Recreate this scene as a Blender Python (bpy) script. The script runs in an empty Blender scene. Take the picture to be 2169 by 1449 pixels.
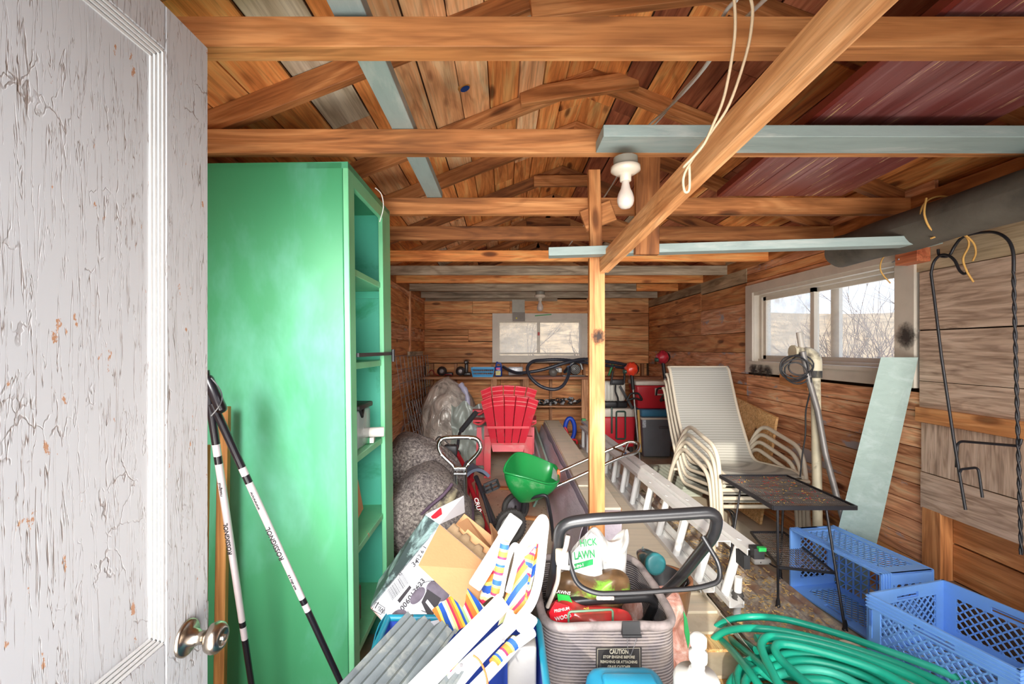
import bpy, bmesh, math, random
from mathutils import Vector, Matrix, Euler, noise

# ------------------------------------------------------------------ camera, world, lights, exposure
SC = bpy.context.scene
COL = SC.collection
F = 960.0                     # focal length in pixels of the 2169 px frame
VX, VY = 1068.0, 738.0        # vanishing point of the shed's length
H0 = 1.4                      # camera height
def P(px, py, Y):
    return Vector(((px - VX) * Y / F, Y, H0 - (py - VY) * Y / F))

cam_d = bpy.data.cameras.new('camera'); cam = bpy.data.objects.new('camera', cam_d); COL.objects.link(cam)
cam.location = (0, 0, H0); cam.rotation_euler = (math.pi / 2, 0, 0)
cam_d.sensor_width = 36.0; cam_d.sensor_fit = 'HORIZONTAL'; cam_d.lens = F / 2169 * 36
cam_d.shift_x = (1084.5 - VX) / 2169; cam_d.shift_y = (VY - 724.5) / 2169
cam_d.clip_start = 0.02; cam_d.clip_end = 400
SC.camera = cam
SC.view_settings.view_transform = 'Standard'; SC.view_settings.look = 'None'
SC.view_settings.gamma = 1.0; SC.view_settings.use_curve_mapping = False
SC.view_settings.exposure = 0.0
try:
    SC.cycles.use_denoising = True
    SC.cycles.max_bounces = 8; SC.cycles.diffuse_bounces = 5; SC.cycles.transparent_max_bounces = 12
    SC.cycles.sample_clamp_indirect = 6.0; SC.cycles.caustics_reflective = False; SC.cycles.caustics_refractive = False
except Exception:
    pass
world = bpy.data.worlds.new('sky'); SC.world = world; world.use_nodes = True
wn = world.node_tree; wn.nodes.clear()
wo = wn.nodes.new('ShaderNodeOutputWorld'); wb = wn.nodes.new('ShaderNodeBackground')
tc = wn.nodes.new('ShaderNodeTexCoord'); sep = wn.nodes.new('ShaderNodeSeparateXYZ'); rp = wn.nodes.new('ShaderNodeValToRGB')
wn.links.new(tc.outputs['Generated'], sep.inputs[0]); wn.links.new(sep.outputs['Z'], rp.inputs[0])
rp.color_ramp.elements[0].position = 0.0; rp.color_ramp.elements[0].color = (0.78, 0.88, 1.0, 1)
rp.color_ramp.elements[1].position = 0.45; rp.color_ramp.elements[1].color = (0.30, 0.52, 0.95, 1)
wn.links.new(rp.outputs[0], wb.inputs[0]); wb.inputs[1].default_value = 2.2
wn.links.new(wb.outputs[0], wo.inputs[0])

def light(kind, name, loc, energy, color=(1, 1, 1), direction=None, **kw):
    d = bpy.data.lights.new(name, kind); d.energy = energy; d.color = color
    for k, v in kw.items(): setattr(d, k, v)
    o = bpy.data.objects.new(name, d); COL.objects.link(o); o.location = loc
    if direction is not None:
        o.rotation_euler = Vector(direction).to_track_quat('-Z', 'Y').to_euler()
    return o
SUN_DIR = (0.43, 1.0, -0.36)
light('SUN', 'sun', (-3, -6, 4), 4.2, (1.0, 0.93, 0.82), SUN_DIR, angle=0.012)
light('AREA', 'broad_fill', (0.45, -0.10, 1.35), 28, (1.0, 0.98, 0.96), (0.0, 1, 0.10), shape='RECTANGLE', size=3.1, size_y=2.3, spread=math.radians(125))  # added fill panel inside the front wall, far wider than the doorway
light('AREA', 'downward_fill', (0.45, -0.09, 1.55), 47, (1.0, 0.98, 0.96), (0.03, 1, -0.40), shape='RECTANGLE', size=3.1, size_y=1.0, spread=math.radians(72))  # added lamp tilted down to brighten upward-facing surfaces and the floor
light('AREA', 'narrow_fill', (0.35, -0.07, 1.75), 14, (1.0, 0.98, 0.96), (0.06, 1, -0.29), shape='RECTANGLE', size=2.6, size_y=0.7, spread=math.radians(34))  # added narrow lamp, lifts the dim low area deeper in the shed
light('AREA', 'upward_fill', (0.45, -0.08, 0.55), 44, (1.0, 0.95, 0.88), (0.0, 1, 0.50), shape='RECTANGLE', size=3.1, size_y=1.0, spread=math.radians(90))  # added low lamp aimed up, stands in for bounce onto the joist undersides

# ------------------------------------------------------------------ helpers
WM = {}
def lin(c):
    return tuple(((v / 255.0) / 12.92 if v / 255.0 <= 0.04045 else ((v / 255.0 + 0.055) / 1.055) ** 2.4) for v in c)
def link(o, parent=None, M=None):
    COL.objects.link(o)
    M = M if M is not None else Matrix()
    if parent is not None:
        o.parent = parent; o.matrix_basis = WM[parent].inverted() @ M
    else:
        o.matrix_basis = M
    WM[o] = M.copy()
    return o
def tag(o, label=None, cat=None, group=None, kind=None):
    if label: o['label'] = label
    if cat: o['category'] = cat
    if group: o['group'] = group
    if kind: o['kind'] = kind
    return o
def empty(name, loc, label=None, cat=None, group=None, M=None):
    o = bpy.data.objects.new(name, None); o.empty_display_size = 0.05
    link(o, None, M if M is not None else Matrix.Translation(Vector(loc)))
    return tag(o, label, cat, group)
def basis(x, up=(0, 0, 1)):
    x = Vector(x).normalized(); up = Vector(up)
    y = up.cross(x)
    if y.length < 1e-4: y = Vector((0, 1, 0)).cross(x)
    y.normalize(); z = x.cross(y)
    return Matrix((x, y, z)).transposed()
def catmull(pts, n=6, closed=False):
    pts = [Vector(p) for p in pts]; out = []
    m = len(pts)
    for i in range(m if closed else m - 1):
        if closed: p0, p1, p2, p3 = pts[(i - 1) % m], pts[i], pts[(i + 1) % m], pts[(i + 2) % m]
        else: p0, p1, p2, p3 = pts[max(i - 1, 0)], pts[i], pts[i + 1], pts[min(i + 2, m - 1)]
        for k in range(n):
            t = k / n
            out.append(0.5 * ((2 * p1) + (p2 - p0) * t + (2 * p0 - 5 * p1 + 4 * p2 - p3) * t * t + (3 * p1 - p0 - 3 * p2 + p3) * t ** 3))
    if not closed: out.append(pts[-1])
    return out
def rounded(pts, r, n=5):
    """polyline with its corners rounded at radius about r"""
    pts = [Vector(p) for p in pts]; out = [pts[0]]
    for i in range(1, len(pts) - 1):
        a, b, c = pts[i - 1], pts[i], pts[i + 1]
        d1 = (a - b); d2 = (c - b)
        k = min(r, d1.length * 0.48, d2.length * 0.48)
        p = b + d1.normalized() * k; q = b + d2.normalized() * k
        for j in range(n + 1):
            t = j / n
            out.append((1 - t) ** 2 * p + 2 * t * (1 - t) * b + t * t * q)
    out.append(pts[-1])
    return out
class MB:
    def __init__(s): s.v = []; s.f = []; s.smooth = []
    def add(s, vs, fs, smooth=False):
        o = len(s.v); s.v += [Vector(v) for v in vs]; s.f += [tuple(i + o for i in f) for f in fs]; s.smooth += [smooth] * len(fs)
        return s
    def hexa(s, c):      # 8 corners: bottom 0-3 ccw, top 4-7
        return s.add(c, [(3, 2, 1, 0), (4, 5, 6, 7), (0, 1, 5, 4), (1, 2, 6, 5), (2, 3, 7, 6), (3, 0, 4, 7)])
    def box(s, c, size, R=None):
        c = Vector(c); x, y, z = [a / 2 for a in size]
        vs = [Vector(p) for p in [(-x, -y, -z), (x, -y, -z), (x, y, -z), (-x, y, -z), (-x, -y, z), (x, -y, z), (x, y, z), (-x, y, z)]]
        if R is not None: vs = [R @ v for v in vs]
        return s.hexa([v + c for v in vs])
    def b(s, x0, x1, y0, y1, z0, z1):
        return s.box(((x0 + x1) / 2, (y0 + y1) / 2, (z0 + z1) / 2), (abs(x1 - x0), abs(y1 - y0), abs(z1 - z0)))
    def rbox(s, c, size, r=0.01, R=None, seg=2, smooth=True):
        bm = bmesh.new(); bmesh.ops.create_cube(bm, size=1)
        for v in bm.verts: v.co = Vector((v.co.x * size[0], v.co.y * size[1], v.co.z * size[2]))
        bmesh.ops.bevel(bm, geom=bm.edges[:], offset=min(r, min(size) * 0.49), segments=seg, affect='EDGES', profile=0.5)
        bm.verts.ensure_lookup_table(); c = Vector(c)
        vs = [(R @ v.co if R is not None else v.co) + c for v in bm.verts]
        fs = [[v.index for v in f.verts] for f in bm.faces]; bm.free()
        return s.add(vs, fs, smooth)
    def bar(s, p0, p1, w, h, up=(0, 0, 1)):
        p0 = Vector(p0); p1 = Vector(p1); R = basis(p1 - p0, up)
        return s.box((p0 + p1) / 2, ((p1 - p0).length, w, h), R)
    def tube(s, pts, r, seg=8, closed=False, cap=True, smooth=True):
        pts = [Vector(p) for p in pts]; n = len(pts)
        rr = r if isinstance(r, (list, tuple)) else [r] * n
        T = []
        for i in range(n):
            a = pts[(i - 1) % n] if (closed or i > 0) else pts[i]; c = pts[(i + 1) % n] if (closed or i < n - 1) else pts[i]
            t = (c - a); T.append(t.normalized() if t.length > 1e-9 else Vector((0, 0, 1)))
        up = Vector((0, 0, 1)) if abs(T[0].z) < 0.9 else Vector((1, 0, 0))
        u = T[0].cross(up).normalized(); vs = []
        for i in range(n):
            if i: 
                u = u - T[i] * u.dot(T[i])
                u = u.normalized() if u.length > 1e-6 else T[i].orthogonal().normalized()
            w = T[i].cross(u)
            for k in range(seg):
                a = 2 * math.pi * k / seg
                vs.append(pts[i] + (u * math.cos(a) + w * math.sin(a)) * rr[i])
        fs = []
        for i in range(n if closed else n - 1):
            j = (i + 1) % n
            for k in range(seg):
                l = (k + 1) % seg
                fs.append((i * seg + k, i * seg + l, j * seg + l, j * seg + k))
        s.add(vs, fs, smooth)
        if cap and not closed:
            s.add(vs[:seg], [tuple(range(seg))[::-1]]); s.add(vs[-seg:], [tuple(range(seg))])
        return s
    def lathe(s, prof, c=(0, 0, 0), axis=(0, 0, 1), seg=20, smooth=True):
        """prof: list of (radius, height)"""
        c = Vector(c); R = basis(axis, (0.123, 0.456, 0.3)); vs = []; n = len(prof)
        for (r, h) in prof:
            for k in range(seg):
                a = 2 * math.pi * k / seg
                vs.append(c + R @ Vector((h, r * math.cos(a), r * math.sin(a))))
        fs = [(i * seg + k, i * seg + (k + 1) % seg, (i + 1) * seg + (k + 1) % seg, (i + 1) * seg + k) for i in range(n - 1) for k in range(seg)]
        s.add(vs, fs, smooth)
        if prof[0][0] > 1e-5: s.add(vs[:seg], [tuple(range(seg))[::-1]])
        if prof[-1][0] > 1e-5: s.add(vs[-seg:], [tuple(range(seg))])
        return s
    def prism(s, poly, off):
        off = Vector(off); n = len(poly); poly = [Vector(p) for p in poly]
        vs = poly + [p + off for p in poly]
        return s.add(vs, [tuple(range(n))[::-1], tuple(range(n, 2 * n))] + [(i, (i + 1) % n, (i + 1) % n + n, i + n) for i in range(n)])
    def grid(s, fn, nu, nv, smooth=True, thick=0.0):
        vs = [Vector(fn(i / nu, j / nv)) for i in range(nu + 1) for j in range(nv + 1)]
        fs = [(i * (nv + 1) + j, (i + 1) * (nv + 1) + j, (i + 1) * (nv + 1) + j + 1, i * (nv + 1) + j + 1) for i in range(nu) for j in range(nv)]
        s.add(vs, fs, smooth)
        if thick:
            # back side, offset along the face normals, and a rim
            m = bpy.data.meshes.new('t'); m.from_pydata(vs, [], fs); m.update()
            vs2 = [v - Vector(m.vertices[i].normal) * thick for i, v in enumerate(vs)]; bpy.data.meshes.remove(m)
            s.add(vs2, [f[::-1] for f in fs], smooth)
            rim = [i * (nv + 1) for i in range(nu + 1)] + [nu * (nv + 1) + j for j in range(1, nv + 1)] + [i * (nv + 1) + nv for i in range(nu - 1, -1, -1)] + [j for j in range(nv - 1, 0, -1)]
            k = len(rim); s.add([vs[i] for i in rim] + [vs2[i] for i in rim], [(i, (i + 1) % k, (i + 1) % k + k, i + k) for i in range(k)])
        return s
    def build(s, name, mat, parent=None, M=None, label=None, cat=None, group=None, kind=None, fix=True):
        if M is None:
            lo = [min(v[i] for v in s.v) for i in range(3)]; hi = [max(v[i] for v in s.v) for i in range(3)]
            c = Vector(((lo[0] + hi[0]) / 2, (lo[1] + hi[1]) / 2, lo[2]))
            M = Matrix.Translation(c); vs = [v - c for v in s.v]
        else: vs = s.v
        me = bpy.data.meshes.new(name); me.from_pydata(vs, [], s.f)
        me.polygons.foreach_set('use_smooth', s.smooth)
        if fix:
            bm = bmesh.new(); bm.from_mesh(me); bmesh.ops.recalc_face_normals(bm, faces=bm.faces); bm.to_mesh(me); bm.free()
        me.update()
        for m in (mat if isinstance(mat, (list, tuple)) else [mat]): me.materials.append(m)
        o = bpy.data.objects.new(name, me); link(o, parent, M)
        return tag(o, label, cat, group, kind)
def board(name, p0, p1, w, h, mat, parent=None, up=(0, 0, 1), bev=0.0015, **kw):
    """a board along p0-p1; w across, h along up; its own frame so the grain runs along it"""
    p0 = Vector(p0); p1 = Vector(p1); R = basis(p1 - p0, up); L = (p1 - p0).length
    m = MB()
    if bev: m.rbox((0, 0, 0), (L, w, h), bev, seg=1, smooth=False)
    else: m.box((0, 0, 0), (L, w, h))
    M = Matrix.Translation((p0 + p1) / 2) @ R.to_4x4()
    return m.build(name, mat, parent, M, fix=False, **kw)
def copytree(src, dM, label=None, group=None):
    c = src.copy(); COL.objects.link(c)
    M = dM @ WM[src]; c.matrix_basis = M; WM[c] = M
    if label: c['label'] = label
    if group: c['group'] = group
    def rec(o, n):
        for ch in list(o.children):
            d = ch.copy(); COL.objects.link(d); d.parent = n; d.matrix_basis = ch.matrix_basis.copy(); rec(ch, d)
    rec(src, c)
    return c
def text(name, s, size, M, mat, parent, depth=0.0004, width=None):
    """flat lettering; M maps the text's x (reading), y (up), z (normal)"""
    cu = bpy.data.curves.new('t', 'FONT'); cu.body = s; cu.size = size; cu.align_x = 'CENTER'; cu.align_y = 'CENTER'
    cu.resolution_u = 2; cu.extrude = depth; cu.offset = size * .022
    o = bpy.data.objects.new('t', cu); COL.objects.link(o)
    dg = bpy.context.evaluated_depsgraph_get(); me = bpy.data.meshes.new_from_object(o.evaluated_get(dg))
    bpy.data.objects.remove(o); me.name = name
    if width and len(me.vertices):
        w = max(v.co.x for v in me.vertices) - min(v.co.x for v in me.vertices)
        for v in me.vertices: v.co.x *= width / w
    me.materials.clear(); me.materials.append(mat)
    o = bpy.data.objects.new(name, me); link(o, parent, M)
    return o
def frame(o, x, y):
    """matrix with origin o, x axis along x, y axis near y"""
    x = Vector(x).normalized(); y = Vector(y); z = x.cross(y).normalized(); y = z.cross(x)
    M = Matrix((x, y, z)).transposed().to_4x4(); M.translation = Vector(o)
    return M

# ------------------------------------------------------------------ materials
class NT:
    def __init__(s, name):
        s.m = bpy.data.materials.new(name); s.m.use_nodes = True; s.t = s.m.node_tree; s.t.nodes.clear()
        s.out = s.n('ShaderNodeOutputMaterial'); s.p = s.n('ShaderNodeBsdfPrincipled'); s.l(s.p, 0, s.out, 0)
    def n(s, k, **kw):
        x = s.t.nodes.new(k)
        for a, b in kw.items(): setattr(x, a, b)
        return x
    def l(s, a, ao, b, bi): s.t.links.new(a.outputs[ao], b.inputs[bi])
    def ramp(s, src, so, stops, interp='LINEAR'):
        r = s.n('ShaderNodeValToRGB'); r.color_ramp.interpolation = interp; e = r.color_ramp.elements
        while len(e) < len(stops): e.new(0.5)
        for i, (p, c) in enumerate(stops): e[i].position = p; e[i].color = tuple(c) + (1,) if len(c) == 3 else c
        s.l(src, so, r, 0); return r
    def mix(s, fac, a, b, mode='MIX'):
        m = s.n('ShaderNodeMix', data_type='RGBA', blend_type=mode)
        for i, v in ((0, fac), (6, a), (7, b)):
            if isinstance(v, tuple) and len(v) == 2 and hasattr(v[0], 'outputs'): s.t.links.new(v[0].outputs[v[1]], m.inputs[i])
            elif isinstance(v, (int, float)): m.inputs[i].default_value = v
            else: m.inputs[i].default_value = tuple(v) + (1,)
        return m
    def coords(s, scale=(1, 1, 1), rand=37.0, kind='Object', pre=None):
        tc = s.n('ShaderNodeTexCoord'); oi = s.n('ShaderNodeObjectInfo'); mu = s.n('ShaderNodeMath', operation='MULTIPLY'); mu.inputs[1].default_value = rand
        s.l(oi, 'Random', mu, 0)
        ad = s.n('ShaderNodeVectorMath', operation='ADD'); s.l(tc, kind, ad, 0); s.l(mu, 0, ad, 1)
        mp = s.n('ShaderNodeMapping'); mp.inputs['Scale'].default_value = scale; s.l(ad, 0, mp, 0)
        return mp
    def noise(s, v, scale, detail=4, rough=0.55, dist=0.0):
        x = s.n('ShaderNodeTexNoise'); x.inputs['Scale'].default_value = scale; x.inputs['Detail'].default_value = detail
        x.inputs['Roughness'].default_value = rough; x.inputs['Distortion'].default_value = dist; s.l(v, 0, x, 'Vector'); return x
    def bump(s, src, so, strength=0.3, dist=0.002, prev=None):
        b = s.n('ShaderNodeBump'); b.inputs['Strength'].default_value = strength; b.inputs['Distance'].default_value = dist
        s.l(src, so, b, 'Height')
        if prev: s.l(prev, 0, b, 'Normal')
        s.l(b, 0, s.p, 'Normal'); return b
    def set(s, rough=0.6, metal=0.0, **kw):
        s.p.inputs['Roughness'].default_value = rough; s.p.inputs['Metallic'].default_value = metal
        for k, v in kw.items(): s.p.inputs[k].default_value = v
        return s
MATS = {}
def wood(name, dark, mid, light, tint=0.35, rough=0.62, knots=0.5, grain=1.0, spec=0.35, stain=None, stain_amt=0.0):
    """boards with their grain along local X; every board its own tone"""
    if name in MATS: return MATS[name]
    t = NT(name)
    def soft(c):
        m_ = sum(c) / 3; return tuple(min(250, (v + (m_ - v) * .14) * 1.08 + 6) for v in c)
    D, Mi, L = lin(soft(dark)), lin(soft(mid)), lin(soft(light))
    mp = t.coords((1.0, 9.0, 9.0)); broad = t.noise(mp, 1.4 * grain, 3, 0.6, 1.2)
    mp2 = t.coords((2.0, 60.0, 60.0)); fine = t.noise(mp2, 2.0, 3, 0.65)
    # growth rings: bands of a warped field
    wmp = t.coords((0.55, 5.0, 5.0)); wn_ = t.noise(wmp, 1.5 * grain, 1, 0.4, 0.6)
    mu = t.n('ShaderNodeMath', operation='MULTIPLY'); mu.inputs[1].default_value = 34; t.l(wn_, 0, mu, 0)
    sn = t.n('ShaderNodeMath', operation='SINE'); t.l(mu, 0, sn, 0)
    rings = t.n('ShaderNodeMapRange'); t.l(sn, 0, rings, 0); rings.inputs[1].default_value = -1; rings.inputs[2].default_value = 1
    base = t.ramp(broad, 0, [(0.28, D), (0.5, Mi), (0.74, L)])
    c1 = t.mix(0.42, (base, 0), (0.5, 0.5, 0.5), 'OVERLAY')
    c1.inputs[7].default_value = (0.5, 0.5, 0.5, 1)
    rr = t.ramp(rings, 0, [(0.0, (0.60, 0.53, 0.48)), (0.22, (0.97, 0.96, 0.95)), (1.0, (1.08, 1.08, 1.08))])
    c2 = t.mix(0.5, (base, 0), (rr, 0), 'MULTIPLY')
    fr = t.ramp(fine, 0, [(0.30, (0.55, 0.50, 0.46)), (0.52, (1, 1, 1)), (0.8, (1.12, 1.12, 1.1))])
    c3 = t.mix(0.6, (c2, 2), (fr, 0), 'MULTIPLY')
    last = (c3, 2)
    if knots:
        kmp = t.coords((2.1, 6.5, 6.5)); vo = t.n('ShaderNodeTexVoronoi'); vo.inputs['Scale'].default_value = 1.0; t.l(kmp, 0, vo, 'Vector')
        kr = t.ramp(vo, 'Distance', [(0.05, lin((50, 26, 14))), (0.10, lin((110, 62, 34))), (0.17, (1, 1, 1))])
        c4 = t.mix(knots, last, (kr, 0), 'MULTIPLY'); last = (c4, 2)
    # per-board tone
    oi = t.n('ShaderNodeObjectInfo')
    tr = t.ramp(oi, 'Random', [(0.0, (1 - tint, 1 - tint * 1.15, 1 - tint * 1.3)), (0.35, (1, 1, 1)), (0.7, (1 + tint * 0.15, 1 + tint * 0.1, 1)), (1.0, (1 - tint * 0.3, 1 - tint * 0.45, 1 - tint * 0.6))])
    c5 = t.mix(1.0, last, (tr, 0), 'MULTIPLY'); last = (c5, 2)
    smp = t.coords((3, 7, 7), 91.0); sn2 = t.noise(smp, 1.0, 5, 0.62)
    if stain:
        sr = t.ramp(sn2, 0, [(0.60 - stain_amt * 0.2, (0, 0, 0)), (0.66 - stain_amt * 0.15, (1, 1, 1))])
        c6 = t.mix((sr, 0), last, lin(stain)); last = (c6, 2)
    else:
        sr = t.ramp(sn2, 0, [(0.30, (0.66, 0.60, 0.56)), (0.5, (1, 1, 1))]); c6 = t.mix(0.4, last, (sr, 0), 'MULTIPLY'); last = (c6, 2)
    t.t.links.new(last[0].outputs[last[1]], t.p.inputs['Base Color'])
    t.set(rough, **{'Specular IOR Level': spec})
    t.bump(fine, 0, 0.35, 0.0015)
    MATS[name] = t.m; return t.m
def paint(name, col, rough=0.5, metal=0.0, var=0.08, scale=6.0, wear=None, wear_amt=0.0, wear_scale=14.0, bumps=0.12, bump_scale=60.0, spec=0.5, stretch=(1, 1, 1), second=None, second_amt=0.0, second_scale=2.0, **kw):
    if name in MATS: return MATS[name]
    t = NT(name); mp = t.coords(stretch); c = lin(col)
    n1 = t.noise(mp, scale, 5, 0.6)
    r = t.ramp(n1, 0, [(0.3, tuple(v * (1 - var * 2) for v in c)), (0.5, c), (0.72, tuple(min(1, v * (1 + var) + var * 0.02) for v in c))])
    last = (r, 0)
    if second:
        n3 = t.noise(mp, second_scale, 6, 0.65, 0.4)
        k = t.ramp(n3, 0, [(0.62 - second_amt * 0.25, (0, 0, 0)), (0.75 - second_amt * 0.2, (1, 1, 1))])
        m = t.mix((k, 0), last, lin(second)); last = (m, 2)
    if wear:
        n2 = t.noise(mp, wear_scale, 8, 0.7)
        k = t.ramp(n2, 0, [(0.70 - wear_amt * 0.25, (0, 0, 0)), (0.72 - wear_amt * 0.25, (1, 1, 1))])
        m = t.mix((k, 0), last, lin(wear)); last = (m, 2)
    t.t.links.new(last[0].outputs[last[1]], t.p.inputs['Base Color'])
    t.set(rough, metal, **{'Specular IOR Level': spec}); t.set(rough, metal, **kw)
    if bumps:
        n4 = t.noise(mp, bump_scale, 3, 0.6); t.bump(n4, 0, bumps, 0.002)
    MATS[name] = t.m; return t.m

W_DECK = wood('deck wood', (182, 96, 36), (232, 142, 66), (250, 186, 108), 0.28, knots=0.8)
W_DECKR = wood('dark red deck wood', (112, 54, 32), (160, 84, 52), (196, 120, 78), 0.3, knots=0.4, stain=(205, 190, 168), stain_amt=-0.35)
W_DECK2 = wood('light deck wood', (196, 126, 74), (238, 172, 114), (250, 206, 156), 0.25, knots=0.9)
W_PALE = wood('pale weathered board', (150, 135, 108), (192, 178, 150), (214, 204, 180), 0.2, knots=0.3)
W_JOIST = wood('joist wood', (112, 64, 28), (168, 102, 50), (206, 142, 82), 0.4, knots=0.6)
W_JOISTG = wood('grey joist wood', (112, 100, 82), (158, 142, 118), (186, 172, 148), 0.25, knots=0.3)
W_WALL = wood('wall plank wood', (170, 98, 50), (224, 148, 84), (246, 188, 122), 0.35, knots=0.7)
W_WALLR = wood('reddish wall plank wood', (168, 100, 62), (222, 154, 106), (244, 200, 154), 0.3, knots=0.8, grain=1.6, stain=(172, 168, 172), stain_amt=0.05)
W_GREY = wood('grey top plank wood', (128, 112, 88), (180, 158, 122), (206, 188, 152), 0.2, knots=0.4)
W_POST = wood('post wood', (146, 84, 40), (190, 120, 62), (218, 156, 94), 0.1, knots=0.6)
W_BRACE = wood('brace wood', (180, 112, 58), (210, 144, 84), (230, 174, 118), 0.1, knots=0.15, grain=1.5)
W_SHELF = wood('shelf wood', (120, 72, 42), (168, 112, 70), (198, 146, 100), 0.25, knots=0.5)
VENEER = wood('veneer sheet', (134, 108, 90), (188, 160, 136), (208, 184, 162), 0.08, knots=0.0, grain=2.2)
TEAL = paint('grey blue paint', (146, 162, 158), 0.55, var=0.06, wear=(128, 92, 60), wear_amt=0.1, wear_scale=22, stretch=(1, 5, 5), second=(176, 184, 178), second_amt=0.3)
TEALB = paint('leaning board paint', (154, 174, 166), 0.55, var=0.04, stretch=(1, 6, 6), bump_scale=90, bumps=0.3, second=(170, 188, 182), second_amt=0.5)
MAROON = paint('maroon paint', (120, 62, 58), 0.38, var=0.15, scale=3, wear=(212, 180, 130), wear_amt=0.38, wear_scale=9, stretch=(0.25, 7, 7), second=(152, 104, 102), second_amt=0.5)
TRIM = paint('cream window paint', (214, 204, 188), 0.5, var=0.05, wear=(150, 120, 90), wear_amt=-0.25, wear_scale=18)
CONC = paint('concrete', (200, 184, 160), 0.85, var=0.14, scale=3, wear=(150, 134, 114), wear_amt=0.2, wear_scale=9, bumps=0.3)
BLACK = paint('black metal', (38, 38, 42), 0.38, var=0.1, wear=(92, 92, 96), wear_amt=-0.3)
BLKPL = paint('black plastic', (34, 34, 36), 0.5, var=0.1)
RUBBER = paint('rubber', (62, 60, 58), 0.75, var=0.12)
ALU = paint('aluminium', (224, 224, 222), 0.4, 0.12, var=0.05, bumps=0.05, stretch=(1, 1, 0.3))
CHROME = paint('chrome', (200, 204, 206), 0.16, 1.0, var=0.05, bumps=0.0)
STEEL = paint('galvanised wire', (150, 148, 150), 0.42, 0.7, var=0.08)
WHITE = paint('white plastic', (212, 210, 204), 0.4, var=0.02)
# ------------------------------------------------------------------ outdoors
R_ = random.Random(7)
XL, XR, YB, YF = -1.20, 2.18, 6.84, -0.12       # left, right, back, front wall planes
grass = paint('dry grass', (232, 184, 128), 0.9, var=0.15, scale=0.35, bumps=0.0, second=(176, 140, 96), second_amt=0.6, second_scale=0.8)
def hill(u, v):
    a = math.radians(-20 + 150 * u); r = 7 + 88 * v
    h = 7.8 * (1 - math.exp(-(max(0, r - 20) / 26) ** 2)) * (0.86 + 0.14 * math.sin(a * 5 + 1)) + 0.22 * noise.noise(Vector((u * 30, v * 20, 0)))
    return (math.sin(a) * r, math.cos(a) * r, -0.15 + h)
MB().grid(hill, 90, 40).build('ground', grass, None, kind='structure', fix=False)
bark = paint('bare twigs', (128, 108, 98), 0.9, var=0.2)
def bush(name, c, h, n, seed, label, spread=1.0):
    rr = random.Random(seed); m = MB()
    def grow(p, d, L, r, lev):
        q = p + d * L; mid = (p + q) / 2 + Vector((rr.uniform(-1, 1), rr.uniform(-1, 1), rr.uniform(-.3, .3))) * L * 0.07
        m.tube([p, mid, q], [r, r * .8, r * .6], 4, cap=False)
        if lev == 0: return
        for k in range(3):
            dd = (d + Vector((rr.uniform(-1, 1), rr.uniform(-1, 1), rr.uniform(-.35, .7))) * 0.62).normalized()
            grow(p + (q - p) * rr.uniform(.45, 1), dd, L * rr.uniform(.5, .8), r * .58, lev - 1)
    for i in range(n):
        d = Vector((rr.uniform(-1, 1) * spread, rr.uniform(-1, 1) * spread, 1.5)).normalized()
        grow(Vector(c) + Vector((rr.uniform(-.6, .6), rr.uniform(-.5, .5), 0)), d, h * .42, .016, 3)
    return m.build(name, bark, None, label=label, cat='bush', fix=False)
bush('bare_bush', (5.4, 6.3, -.15), 3.0, 14, 3, 'leafless bush filling the right pane of the side window')
bush('bare_bush', (4.3, 9.6, -.15), 2.3, 5, 5, 'sparse leafless bush outside left part of the side window', .6)
bush('bare_tree', (-.3, 13.5, -.15), 4.6, 5, 9, 'bare thin tree beyond the left pane of the back window', .7)
bush('bare_bush', (2.4, 15.5, -.15), 2.6, 6, 11, 'low leafless bush beyond the right pane of the back window', 1.3)

# ------------------------------------------------------------------ floor and walls
MB().b(XL - .15, XR + .2, YF - .1, YB + .2, -.12, 0).build('floor', CONC, kind='structure')
SHELL = paint('outer sheathing', (96, 66, 44), 0.9)
# back wall
wb_ = MB()
wx0, wx1, wz0, wz1 = P(1053, 0, YB).x, P(1233, 0, YB).x, P(0, 756, YB).z, P(0, 676, YB).z
def shell_x(m, y0, y1, hx0, hx1, hz0, hz1, top, x0=XL - .12, x1=XR + .16):
    m.b(x0, hx0, y0, y1, 0, top); m.b(hx1, x1, y0, y1, 0, top); m.b(hx0, hx1, y0, y1, 0, hz0); m.b(hx0, hx1, y0, y1, hz1, top)
RX, RH, SL = .485, H0 + 1.53, .39       # ridge x, ridge height of the deck, slope
shell_x(wb_, YB + .12, YB + .16, wx0, wx1, wz0, wz1, 2.26)
wb_.prism([(XL - .12, YB + .12, 2.26), (XR + .16, YB + .12, 2.26), (RX, YB + .12, RH + .02)], (0, .04, 0))
wall_back = wb_.build('wall_back', SHELL, kind='structure')
def plankx(x0p, x1p, y0p, y1p, mat=W_WALL, dy=0.0):
    a = P(x0p, y0p, YB); b = P(x1p, y1p, YB); zc = (a.z + b.z) / 2; h = abs(a.z - b.z) - .006
    yy = YB + .011 + dy + R_.uniform(0, .004)
    board('plank', (a.x + .0015, yy, zc), (b.x - .0015, yy, zc), .022, h, mat, wall_back)
for (ya, yb, segs) in [(634, 664.5, [(899, 1001), (1001, 1080), (1080, 1245)]), (664.5, 698, [(899, 1043)]), (698, 711, [(899, 992)]), (711, 718, [(899, 992)]), (698, 723, [(992, 1043)]),
                       (718, 724, [(899, 992)]), (724, 737, [(899, 1043)]), (737, 757, [(899, 1043)]), (757, 769, [(899, 1043)]),
                       (631, 664, [(1243, 1374)]), (664, 690, [(1243, 1374)]), (690, 721.5, [(1243, 1374)]), (721.5, 752, [(1243, 1374)]), (752, 770, [(1243, 1374)])]:
    for a, b in segs: plankx(a, b, ya, yb)
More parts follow.
